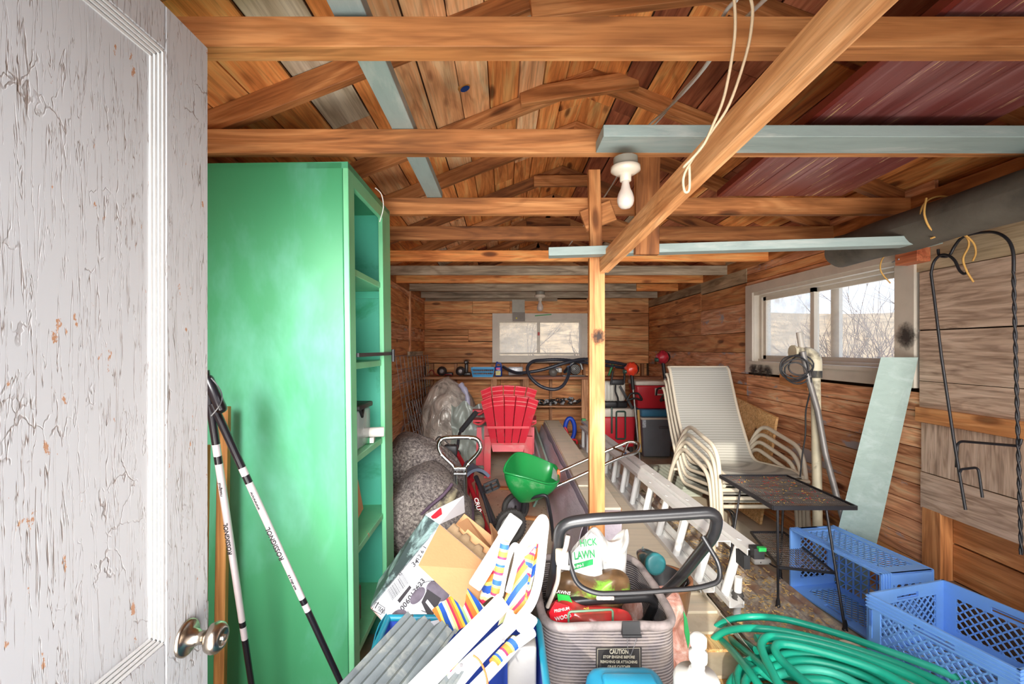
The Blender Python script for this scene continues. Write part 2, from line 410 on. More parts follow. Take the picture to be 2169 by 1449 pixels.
# below the window: studs with the outer boards set back behind them
yy = YB + .1; z = 1.17
k = 0
while z > .02:
    z2 = max(0.0, z - [.19, .14, .2, .16, .18][k % 5]); k += 1
    xs = [XL, P([1110, 1190, 1060][k % 3], 0, YB).x, XR]
    for a, b in zip(xs, xs[1:]): board('plank', (a + .003, yy, (z + z2) / 2), (b - .003, yy, (z + z2) / 2), .02, z - z2 - .006, W_WALL, wall_back)
    z = z2
for px in (915, 965, 1043, 1105, 1167, 1238, 1300, 1362): 
    x = P(px, 0, YB).x; board('stud', (x, YB + .045, 0), (x, YB + .045, 1.17), .085, .04, W_SHELF, wall_back, up=(1, 0, 0))
# left wall
wl = MB().b(XL - .12, XL - .08, YF, YB + .16, 0, 2.27); wall_left = wl.build('wall_left', SHELL, kind='structure')
zs = [2.24, 2.06, 1.88, 1.68, 1.50, 1.31, 1.12, .93, .74, .55, .36, .18, 0.0]
for i, (z1, z0) in enumerate(zip(zs, zs[1:])):
    ys = [-.1, 1.9 + R_.uniform(-.5, .5), 4.2 + R_.uniform(-.5, .5), 6.1 if i % 2 else 5.7, YB]
    for a, b in zip(ys, ys[1:]):
        x = XL - .011 - R_.uniform(0, .004); board('plank', (x, a + .0015, (z0 + z1) / 2), (x, b - .0015, (z0 + z1) / 2), .022, z1 - z0 - .004, W_WALL if i % 3 else W_WALLR, wall_left)
board('stud', (XL + .01, 5.72, 1.35), (XL + .01, 5.72, 2.12), .02, .03, W_WALLR, wall_left, up=(1, 0, 0))
board('batten', (XL + .02, 5.6, 1.33), (XL + .02, 6.5, 1.33), .03, .06, W_PALE, wall_left)
# right wall
wr = MB()
gy0, gy1, gz0, gz1 = 2.50, 3.95, 1.27, 1.90      # window opening
for (a, b, z0, z1) in [(YF, gy0, 0, 2.27), (gy1, YB + .16, 0, 2.27), (gy0, gy1, 0, gz0), (gy0, gy1, gz1, 2.27)]: wr.b(XR + .1, XR + .14, a, b, z0, z1)
wall_right = wr.build('wall_right', SHELL, kind='structure')
def plankr(y0, y1, z0, z1, mat=W_WALL, dx=0.0, name='plank'):
    x = XR + .011 + dx + R_.uniform(0, .005)
    return board(name, (x, y0 + .0015, (z0 + z1) / 2), (x, y1 - .0015, (z0 + z1) / 2), .022, z1 - z0 - .004, mat, wall_right)
for (y0, y1, z0, z1, m) in [(5.03, 6.84, 2.02, 2.2, W_GREY), (4.08, 5.03, 1.995, 2.25, W_GREY), (5.03, 6.84, 1.81, 2.015, W_WALL), (4.08, 5.03, 1.81, 1.99, W_WALL), (5.03, 6.84, 1.72, 1.81, W_WALL), (5.03, 6.84, 1.545, 1.72, W_WALL),
                            (4.08, 5.03, 1.545, 1.81, W_WALLR), (4.08, 6.84, 1.36, 1.545, W_WALL), (4.08, 6.84, 1.17, 1.36, W_WALLR),
                            (2.3, 4.08, 2.06, 2.26, W_WALLR), (2.3, 4.08, 1.99, 2.06, W_WALL), (2.3, 4.08, 1.955, 1.99, W_WALLR)]:
    plankr(y0, y1, z0, z1, m)
z = 1.17; k = 0
while z > .01:
    hh = [.1, .095, .1, .105, .09][k % 5]; z2 = max(0, z - hh)
    if z > .85: cuts = [2.36, 4.08, 5.4 + R_.uniform(-.4, .6), 6.84]
    else: cuts = [2.36, 3.0 + R_.uniform(-.1, 1.2), 4.6 + R_.uniform(-.3, 1.2), 6.84]
    for a, b in zip(cuts, cuts[1:]): plankr(a, b, z2, z, W_WALLR if R_.random() < .75 else W_WALL)
    z = z2; k += 1
# near section: veneer sheets, rails, stud
def sheet(name, y0, y1, z0, z1, m, x=XR - .004, vertical=False, t=.012):
    if vertical: return board(name, (x, (y0 + y1) / 2, z0), (x, (y0 + y1) / 2, z1), t, y1 - y0, m, wall_right, up=(0, 1, 0))
    return board(name, (x, y0, (z0 + z1) / 2), (x, y1, (z0 + z1) / 2), t, z1 - z0, m, wall_right)
YN0, YN1 = -.1, 2.36
board('wall_plate', (XR - .02, YN0, 1.985), (XR - .02, 2.3, 1.985), .07, .06, W_JOIST, wall_right)
sheet('plank', YN0, 2.39, 1.80, 1.95, W_GREY, XR + .005, t=.022)
sheet('veneer_panel', YN0, 2.37, 1.497, 1.797, VENEER)
sheet('veneer_panel', YN0, 2.37, 1.232, 1.491, VENEER)
sheet('veneer_panel', YN0, 2.37, 1.09, 1.229, VENEER)
sheet('rail', YN0, 2.37, 1.02, 1.095, W_POST, XR - .015, t=.035)
sheet('veneer_panel', YN0, 2.36, .762, 1.016, VENEER, vertical=True)
sheet('veneer_panel', YN0, 2.36, .575, .758, VENEER, XR - .008)
board('stud', (XR + .03, 2.30, .0), (XR + .03, 2.30, .58), .09, .10, W_POST, wall_right, up=(0, 1, 0))
for (a, b) in [(.435, .575), (.25, .43)]: plankr(YN0, 2.25, a, b, W_POST, dx=.045)
MB().b(XR - .06, XR + .1, YN0, 2.34, 0, .245).build('footing', paint('dusty footing', (128, 98, 74), .9, var=.2, scale=14), wall_right)
# front wall with its doorway (behind the camera)
wf = MB(); shell_x(wf, YF - .12, YF, -.64, .24, 0, 2.04, 2.27); wf.f = wf.f; wall_front = wf.build('wall_front', SHELL, kind='structure')
for i, (z0, z1) in enumerate([(0, .2), (.2, .4), (.4, .6), (.6, .8), (.8, 1.0), (1.0, 1.2), (1.2, 1.4), (1.4, 1.6), (1.6, 1.8), (1.8, 2.02)]):
    for (a, b) in ((XL, -.66), (.26, XR)): board('plank', (a, YF + .012, (z0 + z1) / 2), (b, YF + .012, (z0 + z1) / 2), .022, .194, W_WALL, wall_front)

# ------------------------------------------------------------------ windows
def glass_mat(name, haze, col=(232, 228, 220)):
    t = NT(name); tr = t.n('ShaderNodeBsdfTransparent'); df = t.n('ShaderNodeBsdfTranslucent'); df.inputs[0].default_value = lin(col) + (1,)
    d2 = t.n('ShaderNodeBsdfDiffuse'); d2.inputs[0].default_value = lin(col) + (1,)
    ms = t.n('ShaderNodeMixShader'); ms.inputs[0].default_value = .35; t.l(df, 0, ms, 1); t.l(d2, 0, ms, 2)
    mp = t.coords((1, 1, 1)); n1 = t.noise(mp, 9, 6, .7); r = t.ramp(n1, 0, [(.35, (haze * .55,) * 3), (.7, (haze * 1.5,) * 3)])
    mx = t.n('ShaderNodeMixShader'); t.l(r, 0, mx, 0); t.l(tr, 0, mx, 1); t.l(ms, 0, mx, 2)
    t.l(mx, 0, t.out, 0); t.t.nodes.remove(t.p); return t.m
G1 = glass_mat('clear dusty glass', .18, (240, 226, 204)); G2 = glass_mat('hazy dusty glass', .42, (240, 226, 204))
# back window (window_1)
tw = MB(); T0 = P(1043, 664, YB); T1 = P(1244, 768, YB); y = YB
def rect_frame(m, x0, x1, z0, z1, w, y0, y1, wz=None):
    wz = wz or w
    m.b(x0, x1, y0, y1, z1 - wz, z1); m.b(x0, x1, y0, y1, z0, z0 + wz); m.b(x0, x0 + w, y0, y1, z0 + wz, z1 - wz); m.b(x1 - w, x1, y0, y1, z0 + wz, z1 - wz)
rect_frame(tw, T0.x, T1.x, T1.z, T0.z, .085, YB - .018, YB + .02)
w1 = tw.build('window_1', TRIM, kind='structure')
fm = MB(); rect_frame(fm, T0.x + .075, T1.x - .075, T1.z + .075, T0.z - .075, .022, YB + .0, YB + .11); rect_frame(fm, T0.x + .095, T1.x - .095, T1.z + .095, T0.z - .095, .014, YB + .035, YB + .09)
fm.build('window_frame', TRIM, w1)
def sash(px0, px1, name, g, y0):
    a = P(px0, 679, YB); b = P(px1, 751, YB); s = MB(); rect_frame(s, a.x, b.x, b.z, a.z, .028, y0, y0 + .02); so = s.build('sash', TRIM, w1)
    MB().b(a.x + .02, b.x - .02, y0 + .008, y0 + .012, b.z + .02, a.z - .02).build('pane', g, so)
sash(1054, 1142, 'l', G2, YB + .05); sash(1141, 1232, 'r', G1, YB + .075)
MB().box(P(1141.5, 707, YB) + Vector((0, .045, 0)), (.03, .008, .05)).build('latch_mark', paint('red paint mark', (206, 70, 60), .5), w1)
MB().bar(P(1133, 669, YB - .02), P(1168, 666, YB - .02), .004, .014).build('paint_streak', paint('green paint streak', (80, 170, 100), .6), w1)
gb = empty('grey_board', P(1098, 679, YB - .04), 'two overlapping small grey boards hung above the back window', 'board')
MB().box(P(1098, 649, YB - .03), (.19, .018, .2)).build('panel', paint('pale grey panel', (188, 186, 172), .6), gb)
MB().box(P(1099, 671, YB - .045), (.185, .012, .135)).build('panel', paint('grey panel', (150, 142, 132), .6), gb)
MB().lathe([(.011, 0), (.011, .004)], P(1094, 674, YB - .055), (0, -1, 0), 10).build('sticker', paint('yellow sticker', (232, 214, 40), .5), gb)
# side window (window_2)
m = MB()
def ry(y0, y1, z0, z1, x0=XR - .02, x1=XR + .015): m.b(x0, x1, y0, y1, z0, z1)
ry(2.39, 4.06, 1.885, 1.955); ry(2.39, 4.06, 1.19, 1.27); ry(2.39, 2.51, 1.27, 1.885); ry(3.95, 4.06, 1.27, 1.885)
w2 = m.build('window_2', TRIM, kind='structure')
m = MB()
ry(2.49, 3.97, 1.86, 1.888, XR - .005, XR + .12); ry(2.49, 3.97, 1.265, 1.29, XR - .04, XR + .12); ry(2.49, 2.515, 1.29, 1.86, XR - .005, XR + .12); ry(3.945, 3.97, 1.29, 1.86, XR - .005, XR + .12)
ry(2.51, 3.95, 1.84, 1.86, XR + .04, XR + .12); ry(2.51, 3.95, 1.29, 1.31, XR + .03, XR + .12); ry(3.91, 3.945, 1.31, 1.84, XR + .04, XR + .12)
m.build('window_frame', TRIM, w2)
def sash2(y0, y1, x, g):
    s = MB(); a = 1.305; b = 1.845
    s.b(x, x + .022, y0, y1, a, a + .035); s.b(x, x + .022, y0, y1, b - .035, b); s.b(x, x + .022, y0, y0 + .04, a, b); s.b(x, x + .022, y1 - .04, y1, a, b)
    so = s.build('sash', TRIM, w2); MB().b(x + .009, x + .013, y0 + .03, y1 - .03, a + .03, b - .03).build('pane', g, so)
sash2(3.27, 3.91, XR + .055, G2); sash2(2.515, 3.33, XR + .085, G1)
MB().b(XR + .125, XR + .15, 3.12, 3.2, 1.27, 1.86).build('outer_bar', TRIM, w2)

# ------------------------------------------------------------------ roof: deck boards, rafters, ties, joists
rf = MB()
for s in (-1, 1):
    ex = (XL - .2) if s < 0 else (XR + .25); d = abs(ex - RX)
    rf.prism([(RX, YF - .2, RH + .032), (ex, YF - .2, RH + .032 - SL * d), (ex, YF - .2, RH + .062 - SL * d), (RX, YF - .2, RH + .062)], (0, YB - YF + .5, 0))
ceiling = rf.build('ceiling', SHELL, kind='structure')
ang = math.atan(SL); CA = math.cos(ang)
def deck(side):
    s = 0.0; rr = random.Random(11 if side < 0 else 23); total = (abs((XL if side < 0 else XR) - RX) + .1) / CA
    while s < total:
        w = rr.uniform(.135, .19); sc = s + w / 2
        x = RX + side * sc * CA; zc = RH - sc * CA * SL + .011 + rr.uniform(-.003, .003)
        n = Vector((side * SL, 0, 1)).normalized()
        cuts = [YF - .1]
        while cuts[-1] < YB - 1.0: cuts.append(min(YB + .1, cuts[-1] + rr.uniform(1.2, 3.2)))
        cuts[-1] = YB + .1
        for a, b in zip(cuts, cuts[1:]):
            q = rr.random()
            if side < 0: mat = W_PALE if q < .12 else (W_DECKR if q < .17 else (W_DECK2 if q < .5 else W_DECK))
            elif sc < .18: mat = W_DECK
            elif sc < .62: mat = W_DECKR if q < .8 else W_DECK
            else: mat = W_DECKR if q < .6 else (W_PALE if q > .88 else W_DECK)
            board('roof_board', (x, a + .003, zc), (x, b - .003, zc), w - .006 - rr.choice((0, 0, .004)), .02, mat, ceiling, up=n, bev=0)
        s += w
deck(-1); deck(1)
JY = [1.08, 1.67, 2.43, 3.0, 3.74, 4.43, 4.97, 5.67, 6.45]
JB = H0 + .72
jm = [W_BRACE, W_JOIST, W_JOIST, W_JOIST, W_DECK, W_JOISTG, W_DECK, W_JOISTG, W_JOISTG]
jm[0] = wood('near joist wood', (136, 78, 34), (176, 108, 52), (204, 140, 80), .05, knots=.35)
for i, y in enumerate(JY):
    th = .057 if i == 0 else .038; hh = .072 if i == 0 else .089
    x1 = XR + .02; x0 = XL - .02
    if i == 7:
        board('joist', (x0, y + th / 2, JB + .045), (P(1348, 0, y).x, y + th / 2, JB + .045), th, hh, jm[i], ceiling)
        board('joist', (P(1349, 0, y).x, y + th / 2 + .01, JB + .045), (x1, y + th / 2 + .01, JB + .045), th, hh, W_DECK, ceiling)
    else:
        board('joist', (x0, y + th / 2, JB + hh / 2), (x1, y + th / 2, JB + hh / 2), th, hh, jm[i], ceiling)
    # rafters right behind the joist
    yr = y + th + .022
    for s in (-1, 1):
        ex = XL - .05 if s < 0 else XR + .05
        n = Vector((s * SL, 0, 1)).normalized()
        p0 = Vector((RX + s * .002, yr, RH)) - n * .046; p1 = Vector((ex, yr, RH - SL * abs(ex - RX))) - n * .046
        board('rafter', p0, p1, .038, .086, W_JOIST, ceiling, up=n)
    # collar tie near the ridge
    if i not in (0, 8):
        yt = y + th - .018
        if i == 1: a, b = Vector((.10, 0, H0 + 1.26)), Vector((.95, 0, H0 + 1.36))
        elif i == 2: a, b = Vector((.085, 0, H0 + 1.355)), Vector((.72, 0, H0 + 1.45))
        else: a, b = Vector((RX - .24, 0, H0 + 1.385)), Vector((RX + .24, 0, H0 + 1.39))
        a.y = b.y = yt; board('collar_tie', a, b, .036, .088, W_JOIST, ceiling)
for x in (XL - .03, XR + .045): board('top_plate', (x, YF, JB + .045), (x, YB + .1, JB + .045), .09, .09, W_JOIST, ceiling)
board('ledger', (XL, YB - .02, JB + .015), (P(1180, 0, YB).x, YB - .02, JB + .015), .03, .05, W_JOISTG, ceiling)
board('nailer', (XL, YB + .02, JB + .1), (XR, YB + .02, JB + .1), .03, .12, W_SHELF, ceiling)
# gable boards above the back wall
for i in range(5):
    z0 = JB + .16 + i * .14; hw = (RH - (z0 + .0)) / SL - .02
    if hw > .1: board('gable_board', (max(XL, RX - hw), YB + .09, z0 + .07), (min(XR, RX + hw), YB + .09, z0 + .07), .02, .136, W_WALL, wall_back)
# knothole, the sky behind it painted on as a blue disc
n = Vector((-SL, 0, 1)).normalized(); kx = -.19; ky = 2.2
kh = MB().lathe([(.022, 0), (.034, .003), (.036, .008)], Vector((kx, ky, RH - SL * abs(kx - RX) - .004)), n, 14)
kh.build('knot_ring', paint('knot edge', (190, 128, 60), .6), ceiling)
MB().lathe([(.0, 0), (.024, 0)], Vector((kx, ky, RH - SL * abs(kx - RX) - .0075)), n, 14).build('knothole', paint('painted sky blue', (24, 84, 170), .5), ceiling)
# front gable
MB().prism([(XL - .12, YF - .12, 2.27), (XR + .16, YF - .12, 2.27), (RX, YF - .12, RH + .02)], (0, .04, 0)).build('gable_board', SHELL, wall_front)

# ------------------------------------------------------------------ post, brace, hung planks, painted boards overhead
post = empty('support_post', (.545, 2.38, 0), 'upright wooden post in the middle of the shed with a dark scorch mark', 'post')
board('shaft', (P(1265, 0, 2.36).x, 2.38, 0), (P(1265, 0, 2.36).x, 2.38, P(0, 545, 2.36).z), .08, .042, W_POST, post, up=(0, 1, 0))
board('scab', (P(1264, 0, 2.36).x, 2.378, P(0, 545, 2.36).z), (P(1260, 0, 2.36).x, 2.392, P(0, 357, 2.36).z), .062, .04, W_POST, post, up=(0, 1, 0))
board('block', P(1235, 470, 2.41), P(1298, 446, 2.41), .02, .11, W_POST, post, bev=.001)
t = NT('scorched wood'); mpx = t.coords((1, 1, 1), 0); n_ = t.noise(mpx, 30, 4, .7)
def smudge(name, c, r, nrm, up, parent, col=(58, 48, 44)):
    """an irregular soot mark, flat on its surface"""
    m = MB(); R = basis(Vector(nrm), up); vs = [Vector((0, 0, 0))]; M = Matrix.Translation(Vector(c)) @ R.to_4x4() @ Matrix.Diagonal((1, r[0], r[1], 1))
    n = 24
    for k in range(n):
        a = 2 * math.pi * k / n; vs.append(Vector((0, math.cos(a), math.sin(a))))
    m.add(vs, [(0, 1 + k, 1 + (k + 1) % n) for k in range(n)])
    tt = MATS.get('soot')
    if tt is None:
        q = NT('soot'); mp = q.coords((1, 1, 1), 13); nn = q.noise(mp, 2.6, 6, .7); tcc = q.n('ShaderNodeTexCoord'); ln = q.n('ShaderNodeVectorMath', operation='LENGTH'); q.l(tcc, 'Object', ln, 0); ad = q.n('ShaderNodeMath', operation='MULTIPLY_ADD'); q.l(nn, 0, ad, 0); ad.inputs[1].default_value = 1.5; q.l(ln, 'Value', ad, 2); r_ = q.ramp(ad, 0, [(.95, (.12, .12, .12)), (1.0, (.2, .2, .2))]); r_.color_ramp.elements[0].position = .55; sc = q.n('ShaderNodeMapRange'); q.l(ad, 0, sc, 0); sc.inputs[1].default_value = 1.05; sc.inputs[2].default_value = 1.72; sc.inputs[3].default_value = .12; sc.inputs[4].default_value = 1.0; r_ = sc
        tr = q.n('ShaderNodeBsdfTransparent'); ms = q.n('ShaderNodeMixShader'); q.l(r_, 0, ms, 0); q.l(q.p, 0, ms, 1); q.l(tr, 0, ms, 2); q.l(ms, 0, q.out, 0)
        q.p.inputs['Base Color'].default_value = lin(col) + (1,); q.set(.9); MATS['soot'] = tt = q.m
    return m.build(name, tt, parent, M, fix=False)
smudge('scorch_mark', P(1268, 713, 2.356), (.042, .05), (0, -1, 0), (0, 0, 1), post)
smudge('soot_mark', P(1930, 712, XR * 960 / 862) + Vector((-.026, 0, 0)), (.075, .08), (-1, 0, 0), (0, 0, 1), w2)
for q, (px, py) in enumerate([(1603, 783), (1618, 785), (1632, 787)]):
    smudge('soot_mark', P(px, py, XR * 960 / (px - VX)) + Vector((-.026, 0, 0)), (.085, .06), (-1, 0, 0), (0, 0, 1), w2)
b_ = MB(); R = basis(P(1911, 0, .78) - P(1276, 572, 2.32))
p0 = P(1279, 560, 2.33); p1 = P(1835, -10, .82); dd = (p1 - p0).normalized()
br = board('brace_beam', p0 + dd * .0, p1 + dd * .75, .045, .088, W_BRACE, None, label='long pale brace beam running from the post up over the camera', cat='beam')
hp = board('hung_plank', P(1369, 540, 2.2), P(1371, 325, 2.21), .115, .035, W_JOIST, None, up=(0, 1, 0), label='short upright plank hanging beside the nearer light bulb', cat='plank')
board('painted_board', P(1270, 295, 1.6) + Vector((0, .0, -.0)), Vector((XR - .02, 1.6, H0 + .735)), .13, .04, TEAL, None, label='grey painted board under the joists carrying the nearer bulb', cat='board')
board('painted_board', P(1162, 536, 2.29), Vector((2.03, 2.13, H0 + .505)), .075, .042, TEAL, None, label='long grey painted batten passing in front of the post top', cat='board')
board('painted_board', Vector((-.375, .55, H0 + .83)), Vector((-.375, 2.46, H0 + .83)), .08, .038, TEAL, None, label='grey painted board lying on the joists at the left', cat='board')
# maroon panel on the joists
mp_ = empty('maroon_panel', (1.45, 1.5, H0 + .8), 'peeling maroon boarded panel lying on the joists at upper right', 'panel')
def mxl(y): return 1.02 + .065 * (y - .6)
for k in range(5):
    y0, y1 = .55, 2.42; a = Vector((mxl(y0) + .022 + .128 * (k + .5), y0, H0 + .822)); b = Vector((mxl(y1) + .022 + .128 * (k + .5), y1, H0 + .822))
    board('plank', a, b, .125, .018, MAROON, mp_, bev=.002)
board('edge_strip', (mxl(.55) + .008, .55, H0 + .826), (mxl(2.42) + .008, 2.42, H0 + .826), .02, .032, paint('dark red edge', (112, 40, 30), .5, wear=(170, 110, 70), wear_amt=-.2), mp_)
# red brown block and nail
bk = empty('wood_block', P(1958, 538, 2.3), 'small red brown wood block nailed to the top corner of the side window', 'block')
board('block', Vector((XR - .05, 2.43, H0 + .485)), Vector((XR - .05, 2.30, H0 + .485)), .07, .085, wood('red block wood', (140, 62, 34), (190, 92, 54), (216, 128, 80), .1), bk)
MB().tube([Vector((XR - .04, 2.50, H0 + .475)), Vector((XR - .09, 2.40, H0 + .472))], .0035, 6).build('nail', STEEL, bk)

# bulbs
def bulb(name, c, s, label, base_r=.055):
    t_ = empty(name, c, label, 'light bulb', 'bare bulbs'); c = Vector(c)
    t_['group'] = 'bare bulbs overhead'
    MB().lathe([(.045 * s, 0), (.045 * s, -.03 * s)], c, (0, 0, 1), 18).build('mount_box', paint('bulb box', (128, 124, 112), .5), t_)
    MB().lathe([(.040 * s, -.028 * s), (.055 * s, -.034 * s), (.055 * s, -.05 * s), (.035 * s, -.062 * s), (.021 * s, -.066 * s), (.021 * s, -.088 * s), (.017 * s, -.09 * s)], c, (0, 0, 1), 24).build('socket', paint('porcelain', (206, 194, 176), .25, var=.02, bumps=0), t_)
    pr = [(.0135, -.088), (.0145, -.10), (.019, -.118), (.027, -.135), (.0315, -.152), (.0315, -.166), (.027, -.18), (.017, -.19), (0, -.193)]
    MB().lathe([(a * s, b * s) for a, b in pr], c, (0, 0, 1), 24).build('glass_bulb', paint('frosted bulb', (200, 188, 178), .22, var=.01, bumps=0, **{'Subsurface Weight': .2}), t_)
    return t_
c1 = P(1325, 338, 1.60); c1.z = H0 + .672
bulb('ceiling_bulb', c1, .93, 'nearer frosted bulb on its white porcelain socket below the grey board')
c2 = P(1144, 618, 5.6); bulb('ceiling_bulb', c2, 1.25, 'far frosted bulb hanging in front of the back window')
# cables and rope above
GREYC = paint('grey cable', (196, 196, 188), .5, wear=(90, 90, 88), wear_amt=-.02); ROPE = paint('pale rope', (196, 172, 140), .8, scale=40, bumps=.4, bump_scale=200); TWINE = paint('yellow twine', (202, 156, 84), .8, bumps=.5, bump_scale=200)
m = MB(); m.tube(catmull([P(1630, -10, 1.0), P(1590, 28, 1.12), P(1540, 80, 1.3), P(1480, 160, 1.5), P(1420, 225, 1.85), P(1362, 278, 2.2), P(1330, 330, 2.6), P(1296, 392, 3.0), P(1250, 460, 3.4), P(1205, 520, 4.0)], 5), .005, 6)
m.tube(catmull([P(1560, 0, 1.05), P(1530, 38, 1.14), P(1500, 130, 1.4), P(1440, 200, 1.75), P(1385, 265, 2.1), P(1355, 278, 2.2)], 5), .005, 6)
m.build('wiring', GREYC, None, label='grey twisted electric cable drooping from the joists to the nearer bulb', cat='cable')
m = MB(); m.tube(catmull([P(1588, -10, .95), P(1594, 30, .98), P(1582, 110, 1.05), P(1545, 220, 1.1), P(1505, 282, 1.14), P(1465, 340, 1.18), P(1448, 375, 1.2), P(1450, 405, 1.2), P(1460, 400, 1.2), P(1460, 345, 1.19)], 6), .0035, 6)
m.tube(catmull([P(1555, -10, .98), P(1556, 80, 1.03), P(1535, 200, 1.08), P(1510, 265, 1.12), P(1488, 310, 1.15), P(1450, 352, 1.17), P(1452, 350, 1.2)], 6), .0035, 6)
m.build('hanging_rope', ROPE, None, label='pale cord hanging over the brace beam and knotted on it', cat='rope')

# dark cloth roll under the roof
rl = empty('cloth_roll', (1.97, 1.9, 1.9), 'dark felt roll slung under the roof at the right', 'roll')
fel = paint('dark felt', (88, 82, 72), .95, var=.25, scale=5, bumps=.6, bump_scale=30, second=(104, 94, 78), second_amt=.3)
def roll(p0, p1, r, seed):
    p0 = Vector(p0); p1 = Vector(p1); n = 26; R = basis(p1 - p0)
    def fn(u, v):
        a = 2 * math.pi * v; q = r * (1 + .10 * noise.noise(Vector((u * 9 + seed, math.cos(a) * 1.3, math.sin(a) * 1.3))))
        return p0 + (p1 - p0) * u + R @ Vector((0, math.cos(a) * q, math.sin(a) * q * .88))
    return MB().grid(fn, n, 28)
ra, rb = Vector((1.975, .7, H0 + .60)), Vector((1.94, 2.60, H0 + .555))
roll(ra, rb, .105, 1).build('roll_body', fel, rl)
sp = [rb + Vector((.1 * math.cos(a) * (1 - a / 22), .004, .1 * math.sin(a) * (1 - a / 22))) for a in [i * .5 for i in range(40)]]
MB().tube(sp, .004, 4).build('rolled_edge', fel, rl)
roll(Vector((2.03, .6, H0 + .612)), Vector((1.995, 1.72, H0 + .592)), .098, 5).build('folded_end', fel, rl)
MB().tube(catmull([Vector((1.97 + .112 * math.cos(a), 2.02 + .02 * math.sin(a), H0 + .585 + .10 * math.sin(a))) for a in [i * 2 * math.pi / 14 for i in range(14)]], 3, True), .004, 6, True).build('twine_band', TWINE, rl)
m = MB(); m.tube(catmull([P(1962, 420, 2.0), P(1958, 455, 1.98), P(1975, 488, 1.98), P(2010, 490, 2.0), P(2045, 500, 2.02), P(2052, 520, 2.03), P(2040, 548, 2.03), P(2048, 575, 2.03), P(2062, 597, 2.03)], 6), .0042, 6)
m.tube(catmull([P(1972, 505, 1.99), P(2000, 495, 2.0), P(2030, 490, 2.01), P(2060, 512, 2.02), P(2067, 535, 2.03), P(2060, 553, 2.03)], 6), .0042, 6)
m.build('twine_end', TWINE, rl)
m = MB(); m.tube(catmull([P(1825, 530, 2.5), P(1850, 536, 2.45), P(1885, 530, 2.4), P(1868, 550, 2.4), P(1866, 575, 2.4), P(1886, 600, 2.4)], 6), .0035, 6)
m.build('twine_end', TWINE, rl)

# shepherd hooks on the right wall
def onwall(px, py, off=.09):
    x = XR - off; y = x * F / (px - VX); return P(px, py, y)
m = MB(); m.tube(catmull([onwall(2050, 575), onwall(2042, 580), onwall(2032, 572), onwall(2022, 552), onwall(2008, 541), onwall(1992, 541), onwall(1978, 555), onwall(1972, 580)], 5) + [onwall(1980, 640), onwall(1994, 755), onwall(2020, 930), onwall(2045, 1080)], .0062, 7)
sh = m.build('garden_hook', BLACK, None, label='black garden hook rod with a small foot step leaning at the right wall', cat='hook')
MB().tube(rounded([onwall(2034, 1000), onwall(2036, 994), onwall(2072, 990), onwall(2081, 1054)], .02), .0055, 6).build('foot_step', BLACK, sh)
rod = empty('twisted_hook', onwall(2160, 945, .08), 'black twisted garden hook rod at the right edge of the photo', 'hook')
MB().tube(catmull([onwall(1987, 528, .08), onwall(1989, 540, .08), onwall(2000, 544, .08), onwall(2012, 540, .08), onwall(2022, 522, .08), onwall(2040, 502, .08), onwall(2075, 493, .08), onwall(2110, 493, .08), onwall(2135, 508, .08), onwall(2146, 535, .08), onwall(2147, 575, .08)], 5), .0062, 7).build('hook_end', BLACK, rod)
pts = [onwall(2147 + 16 * k / 60, 575 + 600 * k / 60, .08) for k in range(61)]
m = MB()
for s in (0, math.pi): m.tube([p + Vector((.0035 * math.cos(k * 1.1 + s), .0035 * math.sin(k * 1.1 + s), 0)) for k, p in enumerate(pts)], .0045, 5)
m.build('twisted_rod', BLACK, rod)
MB().tube(rounded([onwall(2163, 930, .08), onwall(2160, 945, .08), onwall(2028, 934, .08), onwall(2026, 990, .08)], .03), .0058, 6).build('foot_bar', BLACK, rod)
# small hook on the wall boards and hooks on joists
MB().tube(catmull([P(1421, 624, 6.0), P(1426, 632, 5.95), P(1437, 637, 5.9), P(1436, 646, 5.9)], 5), .006, 6).build('wall_hook', BLACK, None, label='small bent iron hook near the top of the right wall planks', cat='hook')

# ------------------------------------------------------------------ door (open, at the left)
q = NT('crackled door paint'); mp = q.coords((34, 34, 2.0), 0); n1 = q.noise(mp, 2.6, 3, .6, .9)
cr = q.ramp(n1, 0, [(.458, (0, 0, 0)), (.474, (1, 1, 1)), (.480, (1, 1, 1)), (.494, (0, 0, 0))])
mpb = q.coords((24, 24, 15), 0); wv0 = q.noise(mpb, 1.1, 3, .6); vad = q.n('ShaderNodeVectorMath', operation='ADD'); q.l(mpb, 0, vad, 0); q.l(wv0, 1, vad, 1); vo = q.n('ShaderNodeTexVoronoi', feature='DISTANCE_TO_EDGE'); vo.inputs['Scale'].default_value = 1.0; q.l(vad, 0, vo, 'Vector')
n2 = q.noise(q.coords((4, 4, 3), 0), 1.5, 4, .7); vr = q.ramp(vo, 'Distance', [(.012, (1, 1, 1)), (.03, (0, 0, 0))]); nr = q.ramp(n2, 0, [(.55, (0, 0, 0)), (.62, (.6, .6, .6))])
vm = q.mix(1.0, (vr, 0), (nr, 0), 'MULTIPLY')
n5 = q.noise(q.coords((6, 6, 2), 0), 2.0, 3, .6); fade = q.ramp(n5, 0, [(.34, (.25, .25, .25)), (.60, (.95, .95, .95))]); crm = q.mix(1.0, (cr, 0), (fade, 0), 'MULTIPLY')
both = q.mix(1.0, (crm, 2), (vm, 2), 'ADD')
n3 = q.noise(q.coords((14, 14, 7), 0), 2.4, 6, .7); pe = q.ramp(n3, 0, [(.655, (0, 0, 0)), (.665, (1, 1, 1))])
a_ = q.mix((both, 2), lin((188, 188, 189)), lin((126, 112, 104))); b2 = q.mix((pe, 0), (a_, 2), lin((172, 128, 98)))
q.t.links.new(b2.outputs[2], q.p.inputs['Base Color']); q.set(.42, **{'Specular IOR Level': .35})
